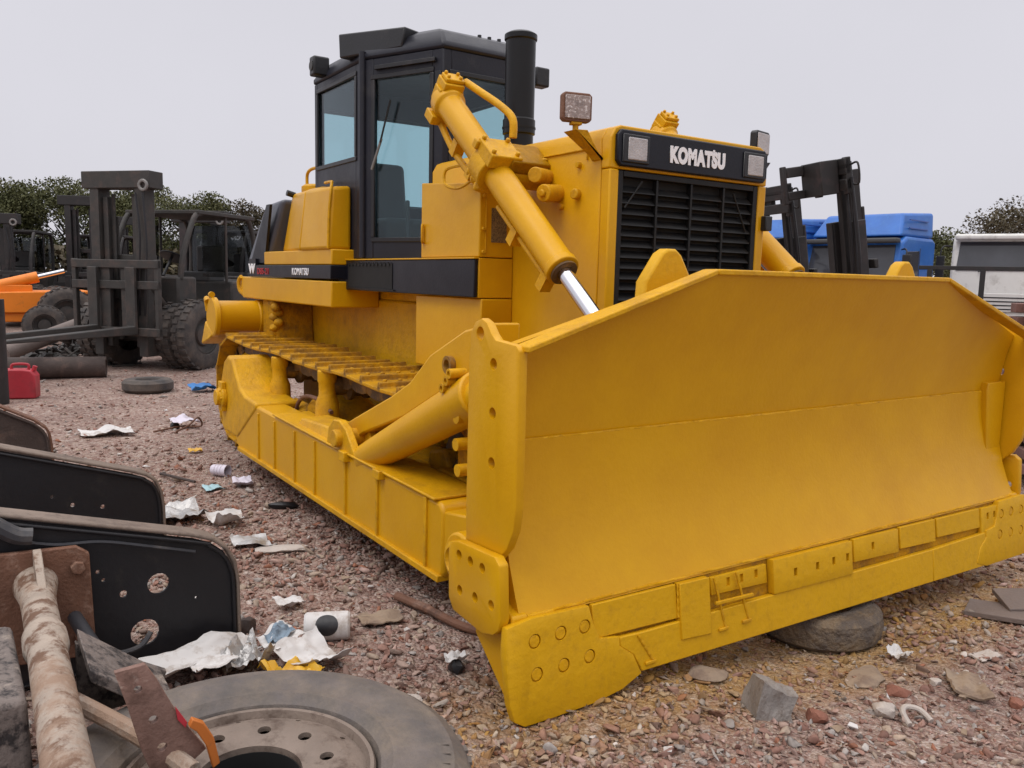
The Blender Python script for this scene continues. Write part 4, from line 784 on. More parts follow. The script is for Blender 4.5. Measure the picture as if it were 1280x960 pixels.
def forklift(label, loc, rot, m='fork_dark', mast_m='fork_dark', H=4.1, carr=0.55, carr_h=1.4, half=.45, dual=True, k=1.0, cabglass=True, forks=True, beam=.68, group=None, side_plate=False, stage=0.0, bodyc=None, guard=True, tilt=0.0, cw=.42, flen=2.5, mx=0.0):
    t = thing('forklift', label, 'forklift', loc, rot, group); T0 = Matrix.Diagonal((k, k, k, 1))
    TM = T0 @ Matrix.Translation((mx, 0, 0)) @ Matrix.Translation((.7, 0, .4)) @ Matrix.Rotation(tilt, 4, 'Y') @ Matrix.Translation((-.7, 0, -.4))
    MASTY = ('mast_rail', 'inner_rail', 'lift_ram', 'chain', 'mast_beam', 'lifting_ring', 'hose', 'carriage', 'clamp_head', 'clamp_arm', 'fork')
    def P(b, name, mm, par=None, bev=.012):
        b.bm.transform(TM if name in MASTY else T0)
        if name in ('cab_frame', 'mast_beam'): return build_each(b, name, mm, par or t, bev * k)
        return b.build(name, mm, par or t, bev * k)
    bd = bodyc or m
    b = MB(); b.box((-2.9, -.85, .45), (.25, .85, 1.0)); b.prism([(-3.6, .5), (-3.65, 1.1), (-3.4, 1.5), (-2.6, 1.55), (-2.6, .4), (-3.4, .4)], 1, -.95, .95); b.box((-2.6, -.8, 1.0), (-1.2, .8, 1.52)); b.box((-.25, -.75, 1.0), (.25, .75, 1.6)); 
    if not guard: b.bm.transform(Matrix.Diagonal((.6, .8, .68, 1)))
    body = P(b, 'body', bd, bev=.04)
    b = MB()                               # overhead guard
    for y in ((-.72, .72) if guard else ()):
        b.tube([(.15, y, 1.55), (.05, y, 2.0), (-.25, y, 2.62), (-.45, y, 2.72)], .05, 8); b.tube([(-2.0, y, 1.5), (-2.05, y, 2.2), (-1.9, y, 2.65), (-1.75, y, 2.72)], .05, 8); b.tube([(-1.15, y, 1.5), (-1.15, y, 2.7)], .03, 6)
    P(b, 'cab_frame', m)
    if guard: P(MB().box((-2.0, -.78, 2.70), (-.3, .78, 2.77)), 'roof', m)
    if cabglass:
        b = MB(); b.box((-1.1, -.735, 1.6), (-.45, -.725, 2.55)); P(b, 'window', 'dustyglass', bev=0); b = MB(); b.box((-1.1, .725, 1.6), (-.45, .735, 2.55)); P(b, 'window', 'dustyglass', bev=0)
        b = MB(); b.box((-2.02, -.68, 1.7), (-2.01, .68, 2.6)); P(b, 'window', 'dustyglass', bev=0)
    if guard:
        b = MB(); b.box((-1.7, -.3, 1.5), (-1.2, .3, 1.7)); b.box((-1.75, -.3, 1.7), (-1.62, .3, 2.2)); P(b, 'seat', 'plastic_grey', bev=.04)
    if guard:
        b = MB(); b.lathe([(.19, -.015), (.22, -.015), (.22, .015), (.19, .015)], (-.55, 0, 1.95), (-.5, 0, .9), 20); b.cyl((-.55, 0, 1.95), (-.3, 0, 1.6), .025); P(b, 'steering_wheel', 'black')
    for sy in (-1, 1):
        for y in ((.66, .98) if dual else (.8,)):
            T = T0 @ Matrix.Translation((0, sy * y, .60)) @ Matrix.Rotation(0 if sy > 0 else math.pi, 4, 'Z'); wheel('wheel', .60 * k, .30 * k, t, Matrix.Translation(T.translation) @ Matrix.Rotation(0 if sy > 0 else math.pi, 4, 'Z'), 'fork_dark')
        wheel('wheel', .46 * k, .28 * k, t, Matrix.Translation(Vector((-2.75 if guard else -1.6, sy * (.85 if guard else .6), .46)) * k) @ Matrix.Rotation(0 if sy > 0 else math.pi, 4, 'Z'), 'fork_dark')
    for sy in (-1, 1):
        b = MB(); y = sy * half
        rw = .082 if beam else .055; xd = .62 if beam else .73
        b.box((xd, y - rw, .25), (.86, y + rw, H * (stage or 1))); b.box((.861, y - rw - .005, .25), (.90, y + rw + .005, H * (stage or 1)))
        ms = P(b, 'mast_rail', mast_m)
        b = MB(); b.box((.66, y - sy * .15 - .05, .4), (.82, y - sy * .15 + .05, H - .15 if not stage else H)); P(b, 'inner_rail', mast_m)
        b = MB(); b.cyl((.64, y * .5, .5), (.64, y * .5, H * .5), .05, n=12); b.cyl((.64, y * .5, H * .5), (.64, y * .5, H * .85), .03, n=12); P(b, 'lift_ram', mast_m)
        b = MB(); b.box((.72, y * .45 - .03, carr + carr_h * .5), (.74, y * .45 + .03, H - .1)); P(b, 'chain', mast_m, bev=0)
        b = MB(); b.cyl((.1, sy * .5, .9), (.62, sy * .5, 1.4), .06, n=12); P(b, 'tilt_ram', mast_m)
    b = MB()
    if beam: b.box((.58, -beam, H - .02), (.92, beam, H + .26)); b.box((.60, -half - .1, H * .33), (.70, half + .1, H * .33 + .2))
    for q in (.45, .62): b.box((.60, -half - .08, H * q - .06), (.66, half + .08, H * q + .06))
    P(b, 'mast_beam', mast_m)
    if beam: P(MB().lathe([(.05, -.02), (.10, -.02), (.10, .02), (.05, .02), (.05, -.02)], (.945, beam - .1, H + .02), (1, 0, 0), 20, close=False), 'lifting_ring', 'steel_grey')
    P(MB().tube([(.95, half + .12, H - .1), (.96, half + .18, H * .7), (.95, half + .12, H * .45), (.9, half + .05, carr + .4)], .018, 6), 'hose', 'black', bev=0)
    P(MB().tube([(.95, half - .02, H - .1), (.97, half + .06, H * .75), (.95, half, H * .5), (.9, half - .05, carr + .4)], .018, 6), 'hose', 'black', bev=0)
    x = .93; ch = carr_h; w_ = half + cw
    b = MB()
    for z in (carr + .12, carr + ch * .68, carr + ch - .08): b.box((x, -w_, z - .07), (x + .09, w_, z + .07))
    for y in (-w_ + .04, w_ - .04): b.box((x - .005, y - .04, carr), (x + .08, y + .04, carr + ch))
    for y in (-.2, .2): b.box((x - .02, y - .09, carr + .05), (x + .06, y + .09, carr + ch - .02))
    cg = P(b, 'carriage', mast_m)
    if side_plate:
        P(MB().box((x + .1, -.20, carr + .02), (x + .36, .22, carr + ch - .01)), 'clamp_head', mast_m, cg)
        b = MB(); b.box((x + .361, -.20, carr + ch - .15), (x + .62, -.12, carr + ch - .02)); b.box((x + .361, -.20, carr + .02), (x + .62, -.12, carr + .13)); b.box((x + .621, -.20, carr - .03), (x + .68, -.12, carr + ch)); P(b, 'clamp_arm', mast_m, cg)
    if side_plate or not forks:
        b = MB(); b.tube([(x, w_, carr + .12), (x, w_ + .13, carr + .12), (x, w_ + .13, carr + ch - .1), (x, w_, carr + ch - .1)], .015, 6); P(b, 'hose', mast_m)
    elif forks:
        for sy in (-1, 1):
            b = MB(); b.prism([(x + .10, carr + ch * .9), (x + .17, carr + ch * .9), (x + .17, carr + .22), (x + flen, carr + .13), (x + flen, carr + .10), (x + .10, carr + .08)], 1, sy * .38 - .09, sy * .38 + .09); P(b, 'fork', mast_m)
    return t

forklift('big rusty dark forklift with tall mast and lowered forks before the trees', (-13.3, -.75, 0), R(-50), H=3.05, carr=.55, carr_h=1.32, flen=3.0, mx=-.12)
forklift('black mast with side clamp rising before the blue lorries, clear of the radiator', (-4.00, 7.37, 0), R(-108), 'fork_black', 'fork_black', H=3.26, carr=2.96, carr_h=.46, half=.24, dual=False, side_plate=True, beam=0, stage=.8, cabglass=False, bodyc='fork_dark', guard=False, tilt=R(10), cw=.10)
forklift('shorter black forklift mast showing right beside the radiator of the bulldozer', (-5.22, 7.76, 0), R(-108), 'fork_black', 'fork_black', H=3.06, carr=2.76, carr_h=.46, half=.24, dual=False, beam=0, stage=.8, cabglass=False, forks=False, bodyc='fork_dark', guard=False, tilt=R(10), cw=.10)
forklift('black forklift with bare mast far off under the trees, beyond the orange loader', (-26.5, .0, 0), R(-30), 'fork_black', 'fork_black', H=3.6, carr=.4, carr_h=1.2, half=.4, dual=False, cabglass=False, bodyc='fork_dark')
forklift('grey and black forklift half hidden behind the big rusty forklift', (-19.5, 1.9, 0), R(-40), 'fork_black', 'fork_black', H=2.9, carr=.4, carr_h=1.2, half=.4, dual=False, bodyc='fork_dark')

forklift('black roofed forklift with short mast, behind the orange loader at the picture edge', (-25.5, -2.5, 0), R(-20), 'fork_black', 'fork_black', H=2.9, carr=.4, carr_h=1.2, half=.4, dual=False, bodyc='fork_dark')
forklift('black forklift turned away under the trees, between loader and big forklift mast', (-29.5, 1.3, 0), R(150), 'fork_black', 'fork_black', H=3.3, carr=1.2, carr_h=1.0, half=.4, dual=False, bodyc='fork_dark')
# orange loader, cut by the frame
LO = thing('wheel_loader', 'orange loader with big black tyres and a raised hydraulic ram, at the left edge', 'loader', (-20.4, -2.35, 0), R(92)); LO.scale = (.86, .86, .86)
b = MB(); b.prism([(-2.8, .75), (-2.8, 1.25), (-.2, 1.32), (1.55, 1.36), (1.65, 1.28), (.6, 1.18), (.35, .75)], 1, -.7, .7); b.prism([(-.9, .5), (-.9, .75), (.1, .75), (-.1, .5)], 1, -.6, .6); b.build('body', 'orange', LO, .03)
b = MB(); b.cyl((-.9, -.35, 1.38), (.35, -.35, 1.72), .15, n=20); ram = b.build('boom_ram', 'orange', LO, .01); MB().cyl((.35, -.35, 1.72), (1.0, -.35, 1.9), .06, n=14).build('piston_rod', 'chrome', ram)
b = MB(); b.prism([(-2.6, 1.26), (-2.5, 2.3), (-1.6, 2.35), (-1.2, 1.3)], 1, -.6, .6); b.build('cab', 'fork_black', LO, .05)
b = MB(); b.box((-1.2, -.5, 1.3), (.2, .5, 1.5)); b.build('boom', 'orange', LO, .03)
for x, y, r_ in ((.95, -.85, .72), (-1.9, -.85, .72), (.95, .85, .72), (-1.9, .85, .72)):
    wheel('wheel', r_, .5, LO, Matrix.Translation((x, y, r_)) @ Matrix.Rotation(0 if y > 0 else math.pi, 4, 'Z'), 'fork_dark')
tt = thing('loose_wheel', 'worn wheel standing on the ground before the orange loader', 'wheel', (-18.6, -2.05, 0), R(0)); wheel('wheel', .43, .34, tt, Matrix.Translation((0, 0, .43)) @ Matrix.Rotation(R(-95), 4, 'Z'), 'fork_dark')

# dark truck at far left
def cab_truck(label, loc, rot, paint, sill=1.55, W=2.35, roofz=2.55, deflect=None, kz=1.25, visor='plastic_grey', hood='', name='truck', stripe=None):
    t = thing(name, label, 'truck', loc, rot); h = W / 2
    sec = [(-1.9, .75), (-1.9, roofz - .06), (-1.75, roofz), (-.35, roofz), (-.12, roofz - .10), (.10, sill), (.14, .75)]
    cab = MB().prism(sec, 1, -h, h).build('cab', paint, t, .06, seg=3); cab.scale.z = kz; cab.location.z = .75 * (1 - kz)
    b = MB(); b.hexa([(.118, -h + .12, sill - .03), (.118, h - .12, sill - .03), (.10, h - .12, sill - .03), (.10, -h + .12, sill - .03), (-.085, -h + .16, roofz - .16), (-.085, h - .16, roofz - .16), (-.10, h - .16, roofz - .16), (-.10, -h + .16, roofz - .16)])
    ws = b.build('windscreen', 'darkglass', cab, .0)
    for s in (-1, 1):
        b = MB(); b.prism([(-1.0, 1.55), (-.12, 1.55), (-.28, roofz - .28), (-1.0, roofz - .25)], 1, s * h - .012, s * h + .012); b.build('side_window', 'darkglass', cab, .01)
        b = MB()
        for q in ((-1.05, .9, -1.035, roofz - .2), (-.06, .9, -.045, 1.6)): b.box((q[0], s * h - .008, q[1]), (q[2], s * h + .008, q[3]))
        dd = b.build('door', 'plastic_grey', cab); MB().box((-.95, s * h - .03, 1.35), (-.78, s * h + .03, 1.40)).build('door_handle', 'black', dd, .01)
        b = MB(); b.tube([(-.05, s * h, roofz - .25), (.18, s * (h + .22), roofz - .3), (.18, s * (h + .22), 1.65)], .018, 6); b.box((.14, s * (h + .14), 1.55), (.22, s * (h + .32), 2.1)); b.build('mirror', 'black', cab, .02)
        b = MB(); b.box((.145, s * (h - .42) - .15, .82), (.19, s * (h - .42) + .15, 1.02)); b.build('headlight', 'lens', cab, .02)
        b = MB(); b.tube([(.145, s * .65, sill - .05), (.128, s * .3, sill + .03), (.118, s * .05, sill + .02)], .012, 6); b.build('wiper', 'black', cab)
    b = MB(); b.box((-.10, -h + .05, roofz - .13), (.16, h - .05, roofz - .04)); b.build('visor', visor, cab, .03)
    b = MB(); b.box((.146, -h + .3, 1.08), (.172, h - .3, 1.42)); b.build('front_panel', hood or paint, cab, .02)
    b = MB()
    for k in range(4): b.box((.173, -h + .4, 1.12 + k * .07), (.182, h - .4, 1.14 + k * .07))
    b.build('grille', 'black', cab); b = MB(); b.box((-.1, -h + .01, .42), (.26, h - .01, .74)); b.build('bumper', 'black' if hood else paint, t, .04)
    if deflect:
        b = MB(); z = roofz; d = deflect
        b.hexa([(-1.85, -h + .05, z + .005), (-.12, -h + .06, z + .005), (-.12, h - .06, z + .005), (-1.85, h - .05, z + .005), (-1.85, -h + .08, z + d), (-.55, -h + .25, z + d - .06), (-.55, h - .25, z + d - .06), (-1.85, h - .08, z + d)]); df = b.build('wind_deflector', paint, cab, .06, seg=3)
        b = MB()
        for k in range(2): b.box((-1.5, -h + .045, z + d * (.3 + .3 * k)), (-.5, -h + .075, z + d * (.3 + .3 * k) + .02)); b.box((-1.5, h - .075, z + d * (.3 + .3 * k)), (-.5, h - .045, z + d * (.3 + .3 * k) + .02))
        build_each(b, 'pressed_line', 'bluedark' if paint == 'blue' else 'plastic_grey', df)
    b = MB(); b.box((-6.5, -.42, .75), (-1.95, .42, .98)); b.box((-6.5, -.9, .9), (-6.3, .9, 1.02)); b.build('chassis', 'black', t, .02)
    for x in (-.65, -4.6, -5.7):
        for s in (-1, 1): wheel('wheel', .52, .30, t, Matrix.Translation((x, s * (h - .18), .52)) @ Matrix.Rotation(0 if s > 0 else math.pi, 4, 'Z'), tread=False)
    return t
cab_truck('blue lorry with tall roof fairing, the one nearer the white lorry', (-9.65, 14.1, 0), R(-82), 'blue', roofz=2.45, deflect=.50)
cab_truck('blue lorry with tall roof fairing, mostly hidden by the bulldozer radiator', (-11.9, 13.2, 0), R(-82), 'blue', roofz=2.42, deflect=.46)
cab_truck('white flat-fronted lorry with dark wide windscreen at the right edge', (-7.6, 17.4, 0), R(-66), 'cream', sill=1.86, W=2.5, roofz=2.53, kz=1.3, hood='cream', visor='cream')
cab_truck('dark lorry cab far off at the left edge, behind the orange loader', (-31, -4.3, 0), R(-20), 'fork_black', W=2.4, roofz=2.9)
# black tube rack in front of the trucks
RK = thing('tube_rack', 'black square tube rack standing between the blue and the white lorry', 'rack', (-4.0, 8.9, 0), R(30))
b = MB(); b.box((-.75, -.03, 1.98), (.95, .03, 2.04)); b.build('top_bar', 'fork_black', RK, .005)
for x in (-.6, .1, .92):
    MB().box((x - .035, -.035, 0), (x + .035, .035, 1.98)).build('post', 'fork_black', RK, .005)
# timber stack
TS = thing('timber_stack', 'stack of reddish brown timber boards at the right edge beyond the blade', 'timber stack', (-1.05, 5.35, 0), R(40))
for k in range(12):
    n_ = MB()
    for j in range(5):
        n_.box((-.55 + rng.uniform(-.05, .05), -.5 + j * .21, k * .135), (.55 + rng.uniform(-.05, .05), -.5 + j * .21 + .19, k * .135 + .09))
    for x in (-.4, .35): n_.box((x, -.5, k * .135 + .091), (x + .08, .52, k * .135 + .134))
    n_.build('board_layer', 'timber', TS, .006)

# pipes, scrap and cans lying in the yard
def lying_tube(name, label, cat, a, b_, r, m, open_=True, group=None):
    a = Vector(a); b_ = Vector(b_); t = MB().lathe([(r * .8, .02), (r * .8, 0), (r, 0), (r, (b_ - a).length), (r * .8, (b_ - a).length), (r * .8, (b_ - a).length - .02), (0, (b_ - a).length - .02)] if open_ else [(0, 0), (r, 0), (r, (b_ - a).length), (0, (b_ - a).length)], a, b_ - a, 22).build(name, m); return tag(t, label, cat, group)
lying_tube('pipe', 'thick dark tarred pipe lying on the gravel before the big forklift', 'pipe', (-12.4, -3.6, .16), (-11.95, -1.70, .16), .165, 'log')
lying_tube('pipe', 'slimmer grey pipe leaning on scrap under the fork of the big forklift', 'pipe', (-13.6, -3.05, .25), (-15.2, -1.75, .62), .14, 'greypipe')
b = MB()
for k in range(150):
    x, y = rng.gauss(-15.0, .8), rng.gauss(-1.9, .55); a = rng.uniform(0, 6.3); l = rng.uniform(.1, .45); z = max(.02, .35 - .35 * math.hypot((x + 15) / 1.3, (y + 1.9) / .9)) * rng.uniform(.3, 1.2)
    if k % 3: b.cyl((x, y, z), (x + l * math.cos(a), y + l * math.sin(a), z + rng.uniform(-.1, .2)), rng.uniform(.01, .035), n=6)
    else: b.lump((x, y, z), (rng.uniform(.06, .16), rng.uniform(.06, .16), rng.uniform(.03, .09)), 1, .4, k)
tag(b.build('scrap_metal', 'fork_dark'), 'low heap of twisted scrap metal between pipe and forklift', kind='stuff')
JC = thing('jerrycan', 'red plastic jerrycan standing near the thick dark pipe', 'jerrycan', (-10.0, -2.97, 0), R(-20))
MB().prism([(-.20, .02), (-.19, 0), (.19, 0), (.20, .02), (.20, .30), (.15, .37), (.05, .385), (-.19, .385), (-.20, .36)], 0, -.11, .11).build('body', 'redcan', JC, .02, seg=3)
MB().tube([(0, .10, .38), (0, .09, .44), (0, -.08, .44), (0, -.10, .38)], .018, 8).build('handle', 'redcan', JC); MB().cyl((0, .16, .36), (0, .18, .42), .028, n=14).build('cap', 'redcan', JC)
tag(lying_tube('post', 'dark upright post cut off by the left picture edge', 'post', (-9.6, -3.22, 0), (-9.6, -3.22, 1.3), .10, 'fork_black', False))
ft = thing('flat_tyre', 'old grey tyre lying flat on the gravel beside the big forklift', 'tyre', (-10.05, -1.42, 0)); 
MB().lathe([(.16, 0), (.30, 0), (.34, .04), (.34, .13), (.30, .17), (.17, .17), (.15, .14), (.15, .03)], (0, 0, 0), (0, 0, 1), 32, close=False).build('tyre', 'rubber', ft)

# trees
def tree(name, label, x, y, h, spread, m, nleaf, seed, low=.25, leaf=.135, twig=False, group='trees along the far side of the yard'):
    g = np.random.default_rng(seed); r0 = random.Random(seed); t = thing(name, label, 'tree', (x, y, 0), r0.uniform(0, 6), group)
    b = MB(); tr = h * .028 + .05; fork = h * (low + .1)
    b.cyl((0, 0, -.1), (0.05, 0.03, fork), tr, tr * .75, 10); tips = []
    for k in range(6):
        a = k * 1.05 + r0.uniform(-.3, .3); e = Vector((math.cos(a) * spread * r0.uniform(.35, .7), math.sin(a) * spread * r0.uniform(.35, .7), h * r0.uniform(.6, .88)))
        mid = Vector((e.x * .4, e.y * .4, fork + (e.z - fork) * .55)); b.cyl((0.05, 0.03, fork * .95), mid, tr * .5, tr * .3, 7); b.cyl(mid, e, tr * .3, tr * .1, 6); tips.append(e)
        for q in range(3): b.cyl(mid, mid + Vector((r0.uniform(-1, 1) * spread * .4, r0.uniform(-1, 1) * spread * .4, r0.uniform(.2, .9) * h * .2)), tr * .15, tr * .05, 5)
    b.build('trunk', 'bark', t)
    nc = 24; cen = []
    for k in range(nc):
        a = g.random() * 6.28; rr = math.sqrt(g.random()) * spread * .85; zz = h * (low + (1 - low) * (.12 + .80 * g.random()))
        lim = math.sqrt(max(0.05, 1 - ((zz / h - (low + 1) / 2) / ((1 - low) / 2 + .03)) ** 2)); cen.append((math.cos(a) * rr * lim, math.sin(a) * rr * lim, zz, spread * g.uniform(.22, .40)))
    V, F = [], []
    for k in range(nleaf):
        c = cen[int(g.integers(0, nc))]; d = g.normal(size=3); d /= np.linalg.norm(d); d *= c[3] * g.random() ** .45; p = np.array(c[:3]) + d * (1, 1, .75)
        u = g.normal(size=3); u /= np.linalg.norm(u); v = np.cross(u, g.normal(size=3)); v /= np.linalg.norm(v); s_ = leaf * g.uniform(.5, 1.2); wv = .55 if not twig else .08
        i = len(V); V += [p - u * s_ * .5, p + v * s_ * wv * .5, p + u * s_ * .5, p - v * s_ * wv * .5]; F.append((i, i + 1, i + 2, i + 3))
    me = D.meshes.new('crown'); me.from_pydata([tuple(q) for q in V], [], F); me.materials.append(M[m]); o = D.objects.new('crown', me); COL.objects.link(o); o.parent = t; return t
TR = [(-36.5, -5.0, 5.3, 2.9, 'leaf', 'bushy dark green tree, leftmost of the row, above the dark lorry cab'),
      (-36.0, -1.9, 5.35, 2.8, 'leaf', 'dense green tree of the row, rising above the orange loader'),
      (-37.0, .6, 5.75, 2.8, 'leaf', 'tall green tree of the row, just left of the big forklift mast'),
      (-35.5, 3.0, 5.75, 2.7, 'leaf', 'green tree of the row, crown seen through the big forklift mast'),
      (-36.5, 5.0, 5.65, 2.5, 'leaf', 'green tree of the row, right beside the big forklift mast'),
      (-36.0, 6.9, 5.2, 2.2, 'leaf_brown', 'brownish tree of the row, above the forklift cab roof'),
      (-35.5, 8.6, 4.2, 2.0, 'leaf_brown', 'lower brown tree at the right end of the row, beside the bulldozer tank')]
for k, (x, y, h, sp, m, lab) in enumerate(TR): tree('tree', lab, x, y, h * .92, sp, m, 21000, 20 + k, low=.22)
tree('bare_tree', 'pale leafless tree showing just behind the dark rear tank of the bulldozer', -37.5, 10.0, 4.3, 1.3, 'leaf_grey', 900, 40, .3, .5, True)
tree('tree', 'green tree standing between the blue and white lorries', -16.5, 30.6, 4.15, 2.3, 'leaf', 16000, 41, low=.2)
tree('tree', 'brown leaved tree behind the white lorry at the right edge', -14.6, 32.5, 5.4, 2.4, 'leaf_brown', 13000, 42, low=.25)
# undergrowth and junk below the row of trees
b = MB(); g = np.random.default_rng(77)
for k in range(11000):
    y = g.uniform(-9, 11); x = -33.6 + g.normal() * .7; z = g.random() ** 1.2 * 2.5; u = Vector(g.normal(size=3)).normalized() * .16; v = u.cross(Vector(g.normal(size=3))).normalized() * .1; p = Vector((x, y, z))
    b.bm.faces.new([b.bm.verts.new(q) for q in (p - u, p + v, p + u, p - v)])
tag(b.build('undergrowth', 'leaf_brown', smooth=0), 'dark scrub under the row of trees', kind='stuff')
# ------------------------------------------------------------------ foreground scrap: three channel ends, axle with bracket, wheel
def channel(label, x, yl, pts, m, flange_m, holes=(), depth=.12):
    """upright channel end: web facing +x, flanges running back from its outline"""
    t = thing('steel_channel', label, 'steel channel', (x, pts[-1][0], 0), 0, 'cut channel ends in the foreground')
    oy = pts[-1][0]; P = [(y - oy, z) for y, z in pts]; L = yl - oy
    zt = P[0][1]; web = MB().prism([(L, 0.004), (L, zt + (P[1][1] - zt) / (P[1][0] - P[0][0]) * (L - P[0][0]) - .01)] + [(y - .006 * (1 if k > 1 else 0), z - .01) for k, (y, z) in enumerate(P[:-1])] + [(P[-1][0] - .006, 0.004)], 0, -.030, -.018).build('web', m, t)
    if holes:
        c = MB()
        for y, z, r in holes: c.lathe([(0, -.1), (r, -.1), (r, .1), (0, .1)], (-.025, y - oy, z), (1, .25, .12), 14)
        cut(web, c)
    def strip(path, th, mm, name):
        b = MB(); n = len(path); out = []
        for k, (y, z) in enumerate(path):
            a = path[max(k - 1, 0)]; c = path[min(k + 1, n - 1)]; d = Vector((c[0] - a[0], c[1] - a[1])).normalized(); out.append((y - d.y * th, z + d.x * th))
        V = [[b.bm.verts.new((xx, *q)) for xx, q in ((-depth, path[k]), (0, path[k]), (0, out[k]), (-depth, out[k]))] for k in range(n)]
        F = [b.bm.faces.new(V[0]), b.bm.faces.new(V[-1])]
        for A, B in zip(V, V[1:]):
            for i in range(4): F.append(b.bm.faces.new((A[i], A[(i + 1) % 4], B[(i + 1) % 4], B[i])))
        bmesh.ops.recalc_face_normals(b.bm, faces=F); return b.build(name, mm, t, .006)
    slope = (P[1][1] - P[0][1]) / (P[1][0] - P[0][0]); ends = [(L, P[0][1] + slope * (L - P[0][0]))] + P
    strip(ends, .016, flange_m, 'top_flange'); strip([(P[-1][0] - .022, .02), (L, .02)], .012, m, 'lower_flange')
    lip = MB(); pp = [(-.006, y - .012 if k > 2 else y, z - .022) for k, (y, z) in enumerate(ends)]; lip.tube(pp, .009, 8); lip.build('rolled_lip', m, t, smooth=60)
    return t
chA = channel('black steel channel end nearest the viewer, rusty plate standing before it', -1.25, -4.6, [(-3.47, .725), (-2.76, .535), (-2.68, .505), (-2.62, .455), (-2.588, .39), (-2.575, .30), (-2.572, .0)], 'frame_black', 'dust_top', [(-2.905, .345, .045), (-2.965, .135, .058), (-3.045, .325, .016), (-3.14, .44, .009), (-3.12, .40, .008), (-2.75, .25, .006)])
chB = channel('black steel channel end, middle one of the three in a row', -2.6, -4.8, [(-3.43, .74), (-2.80, .545), (-2.72, .515), (-2.67, .475), (-2.645, .41), (-2.635, .32), (-2.63, 0)], 'frame_black', 'dust_top', [(-3.1, .39, .012), (-2.95, .36, .012), (-3.2, .45, .010)])
chC = channel('brown rusty channel end, farthest of the three, at the left edge', -4.2, -5.2, [(-3.38, .73), (-3.18, .62), (-3.11, .56), (-3.09, .52), (-3.08, .44), (-3.075, .3), (-3.07, 0)], 'log', 'rust')
tb = MB().tube([(.03, -.95, .73), (.03, -.86, .66), (.03, -.80, .645)], .035, 10).build('stub_tube', 'hose', chA)
MB().tube([(.004, -.86, .63), (.006, -.72, .59), (.004, -.55, .575), (.004, -.35, .52), (.004, -.18, .47)], .007, 6).build('cable', 'hose', chA)

AX = thing('axle', 'rusty axle tube with flaking white paint and bolted end plate, lower left corner', 'axle', (-1.2, -3.38, 0))
def ax(b, name, m, par=None, bev=.004, **k):
    b.bm.transform(Matrix.Translation((1.2, 3.38, 0))); return b.build(name, m, par or AX, bev, **k)
pl = ax(MB().prism([(-3.66, .60), (-3.22, .585), (-3.175, .55), (-3.165, .18), (-3.22, .115), (-3.66, .15)], 0, -1.225, -1.195), 'end_plate', 'rust', bev=.005)
for y, z in ((-3.22, .50), (-3.215, .205), (-3.58, .52), (-3.58, .22)):
    ax(MB().cyl((-1.195, y, z), (-1.17, y, z), .028, n=6), 'bolt', 'rust', pl, .003)
tube = MB().lathe([(0, 0), (.080, 0), (.074, .05), (.062, .16), (.058, .30), (.057, .55), (.068, .60), (.068, .70), (.057, .76), (.058, 2.1), (0, 2.1)], (-1.195, -3.37, .45), (1, -.02, .035), 30)
tu = ax(tube, 'axle_tube', 'pipe', bev=0)
ax(MB().prism([(-1.19, .60), (-1.19, .42), (-.85, .42), (-.95, .50), (-1.16, .60)], 1, -3.375, -3.345), 'gusset', 'pipe', tu, .004)
ax(MB().hexa([(-.55, -3.29, .46), (-.20, -3.29, .46), (-.20, -3.05, .27), (-.50, -3.05, .27), (-.55, -3.29, .50), (-.20, -3.29, .50), (-.20, -3.04, .31), (-.50, -3.04, .31)]), 'side_gusset', 'mottled')
ax(MB().prism([(-3.30, .47), (-3.02, .30), (-3.05, .22), (-3.30, .20)], 0, -.53, -.50), 'side_gusset', 'mottled')
ax(MB().hexa([(-.75, -3.75, .12), (-.1, -3.78, .12), (-.1, -3.45, .12), (-.75, -3.45, .12), (-.75, -3.75, .50), (-.1, -3.78, .52), (-.1, -3.46, .50), (-.75, -3.47, .48)]), 'spring_seat', 'mottled', bev=.02)
ax(MB().tube([(-.22, -3.35, .42), (-.02, -3.24, .40), (.14, -3.16, .385), (.26, -3.10, .36)], .026, 10), 'tie_arm', 'pipe', bev=0)
brk = ax(MB().prism([(-3.275, .66), (-3.20, .665), (-3.17, .61), (-3.135, .53), (-3.09, .445), (-3.05, .38), (-3.10, .345), (-3.19, .34), (-3.215, .42), (-3.245, .55)], 0, .18, .20), 'bracket_plate', 'rust_pink', bev=.003)
c = MB()
for y, z, r in ((-3.245, .675, .010), (-3.22, .60, .011), (-3.185, .505, .012), (-3.165, .42, .013), (-3.11, .36, .012)): c.cyl((.1, y, z), (.3, y, z), r, n=12)
c.bm.transform(Matrix.Translation((1.2, 3.38, 0))); cut(brk, c)
ax(MB().prism([(-3.13, .53), (-3.125, .49), (-3.105, .46), (-3.10, .475)], 0, .20, .206), 'red_mark', 'redcan', brk, .001)
ax(MB().prism([(-3.09, .49), (-3.06, .47), (-3.035, .42), (-3.02, .34), (-3.04, .33), (-3.055, .40), (-3.08, .45), (-3.10, .47)], 0, .203, .225), 'orange_strap', mat('faded_orange_paint', (.45, .13, .02), .6, vary=.2, second=(.2, .08, .03), amount=.35), brk, .003)
ax(MB().tube([(-1.17, -3.24, .30), (-.9, -3.20, .27), (-.62, -3.13, .235), (-.5, -3.10, .17), (-.48, -3.12, .06), (-.45, -3.2, .02)], .028, 12), 'hose', 'hose', bev=0)
ax(MB().tube([(-1.19, -3.20, .13), (-1.19, -3.10, .10), (-1.19, -3.0, .11), (-1.215, -2.95, .155)], .012, 8), 'cable', 'hose', bev=0)
ax(MB().box((-.42, -3.04, .06), (-.2, -2.86, .17)), 'lower_block', 'mottled', bev=.02)
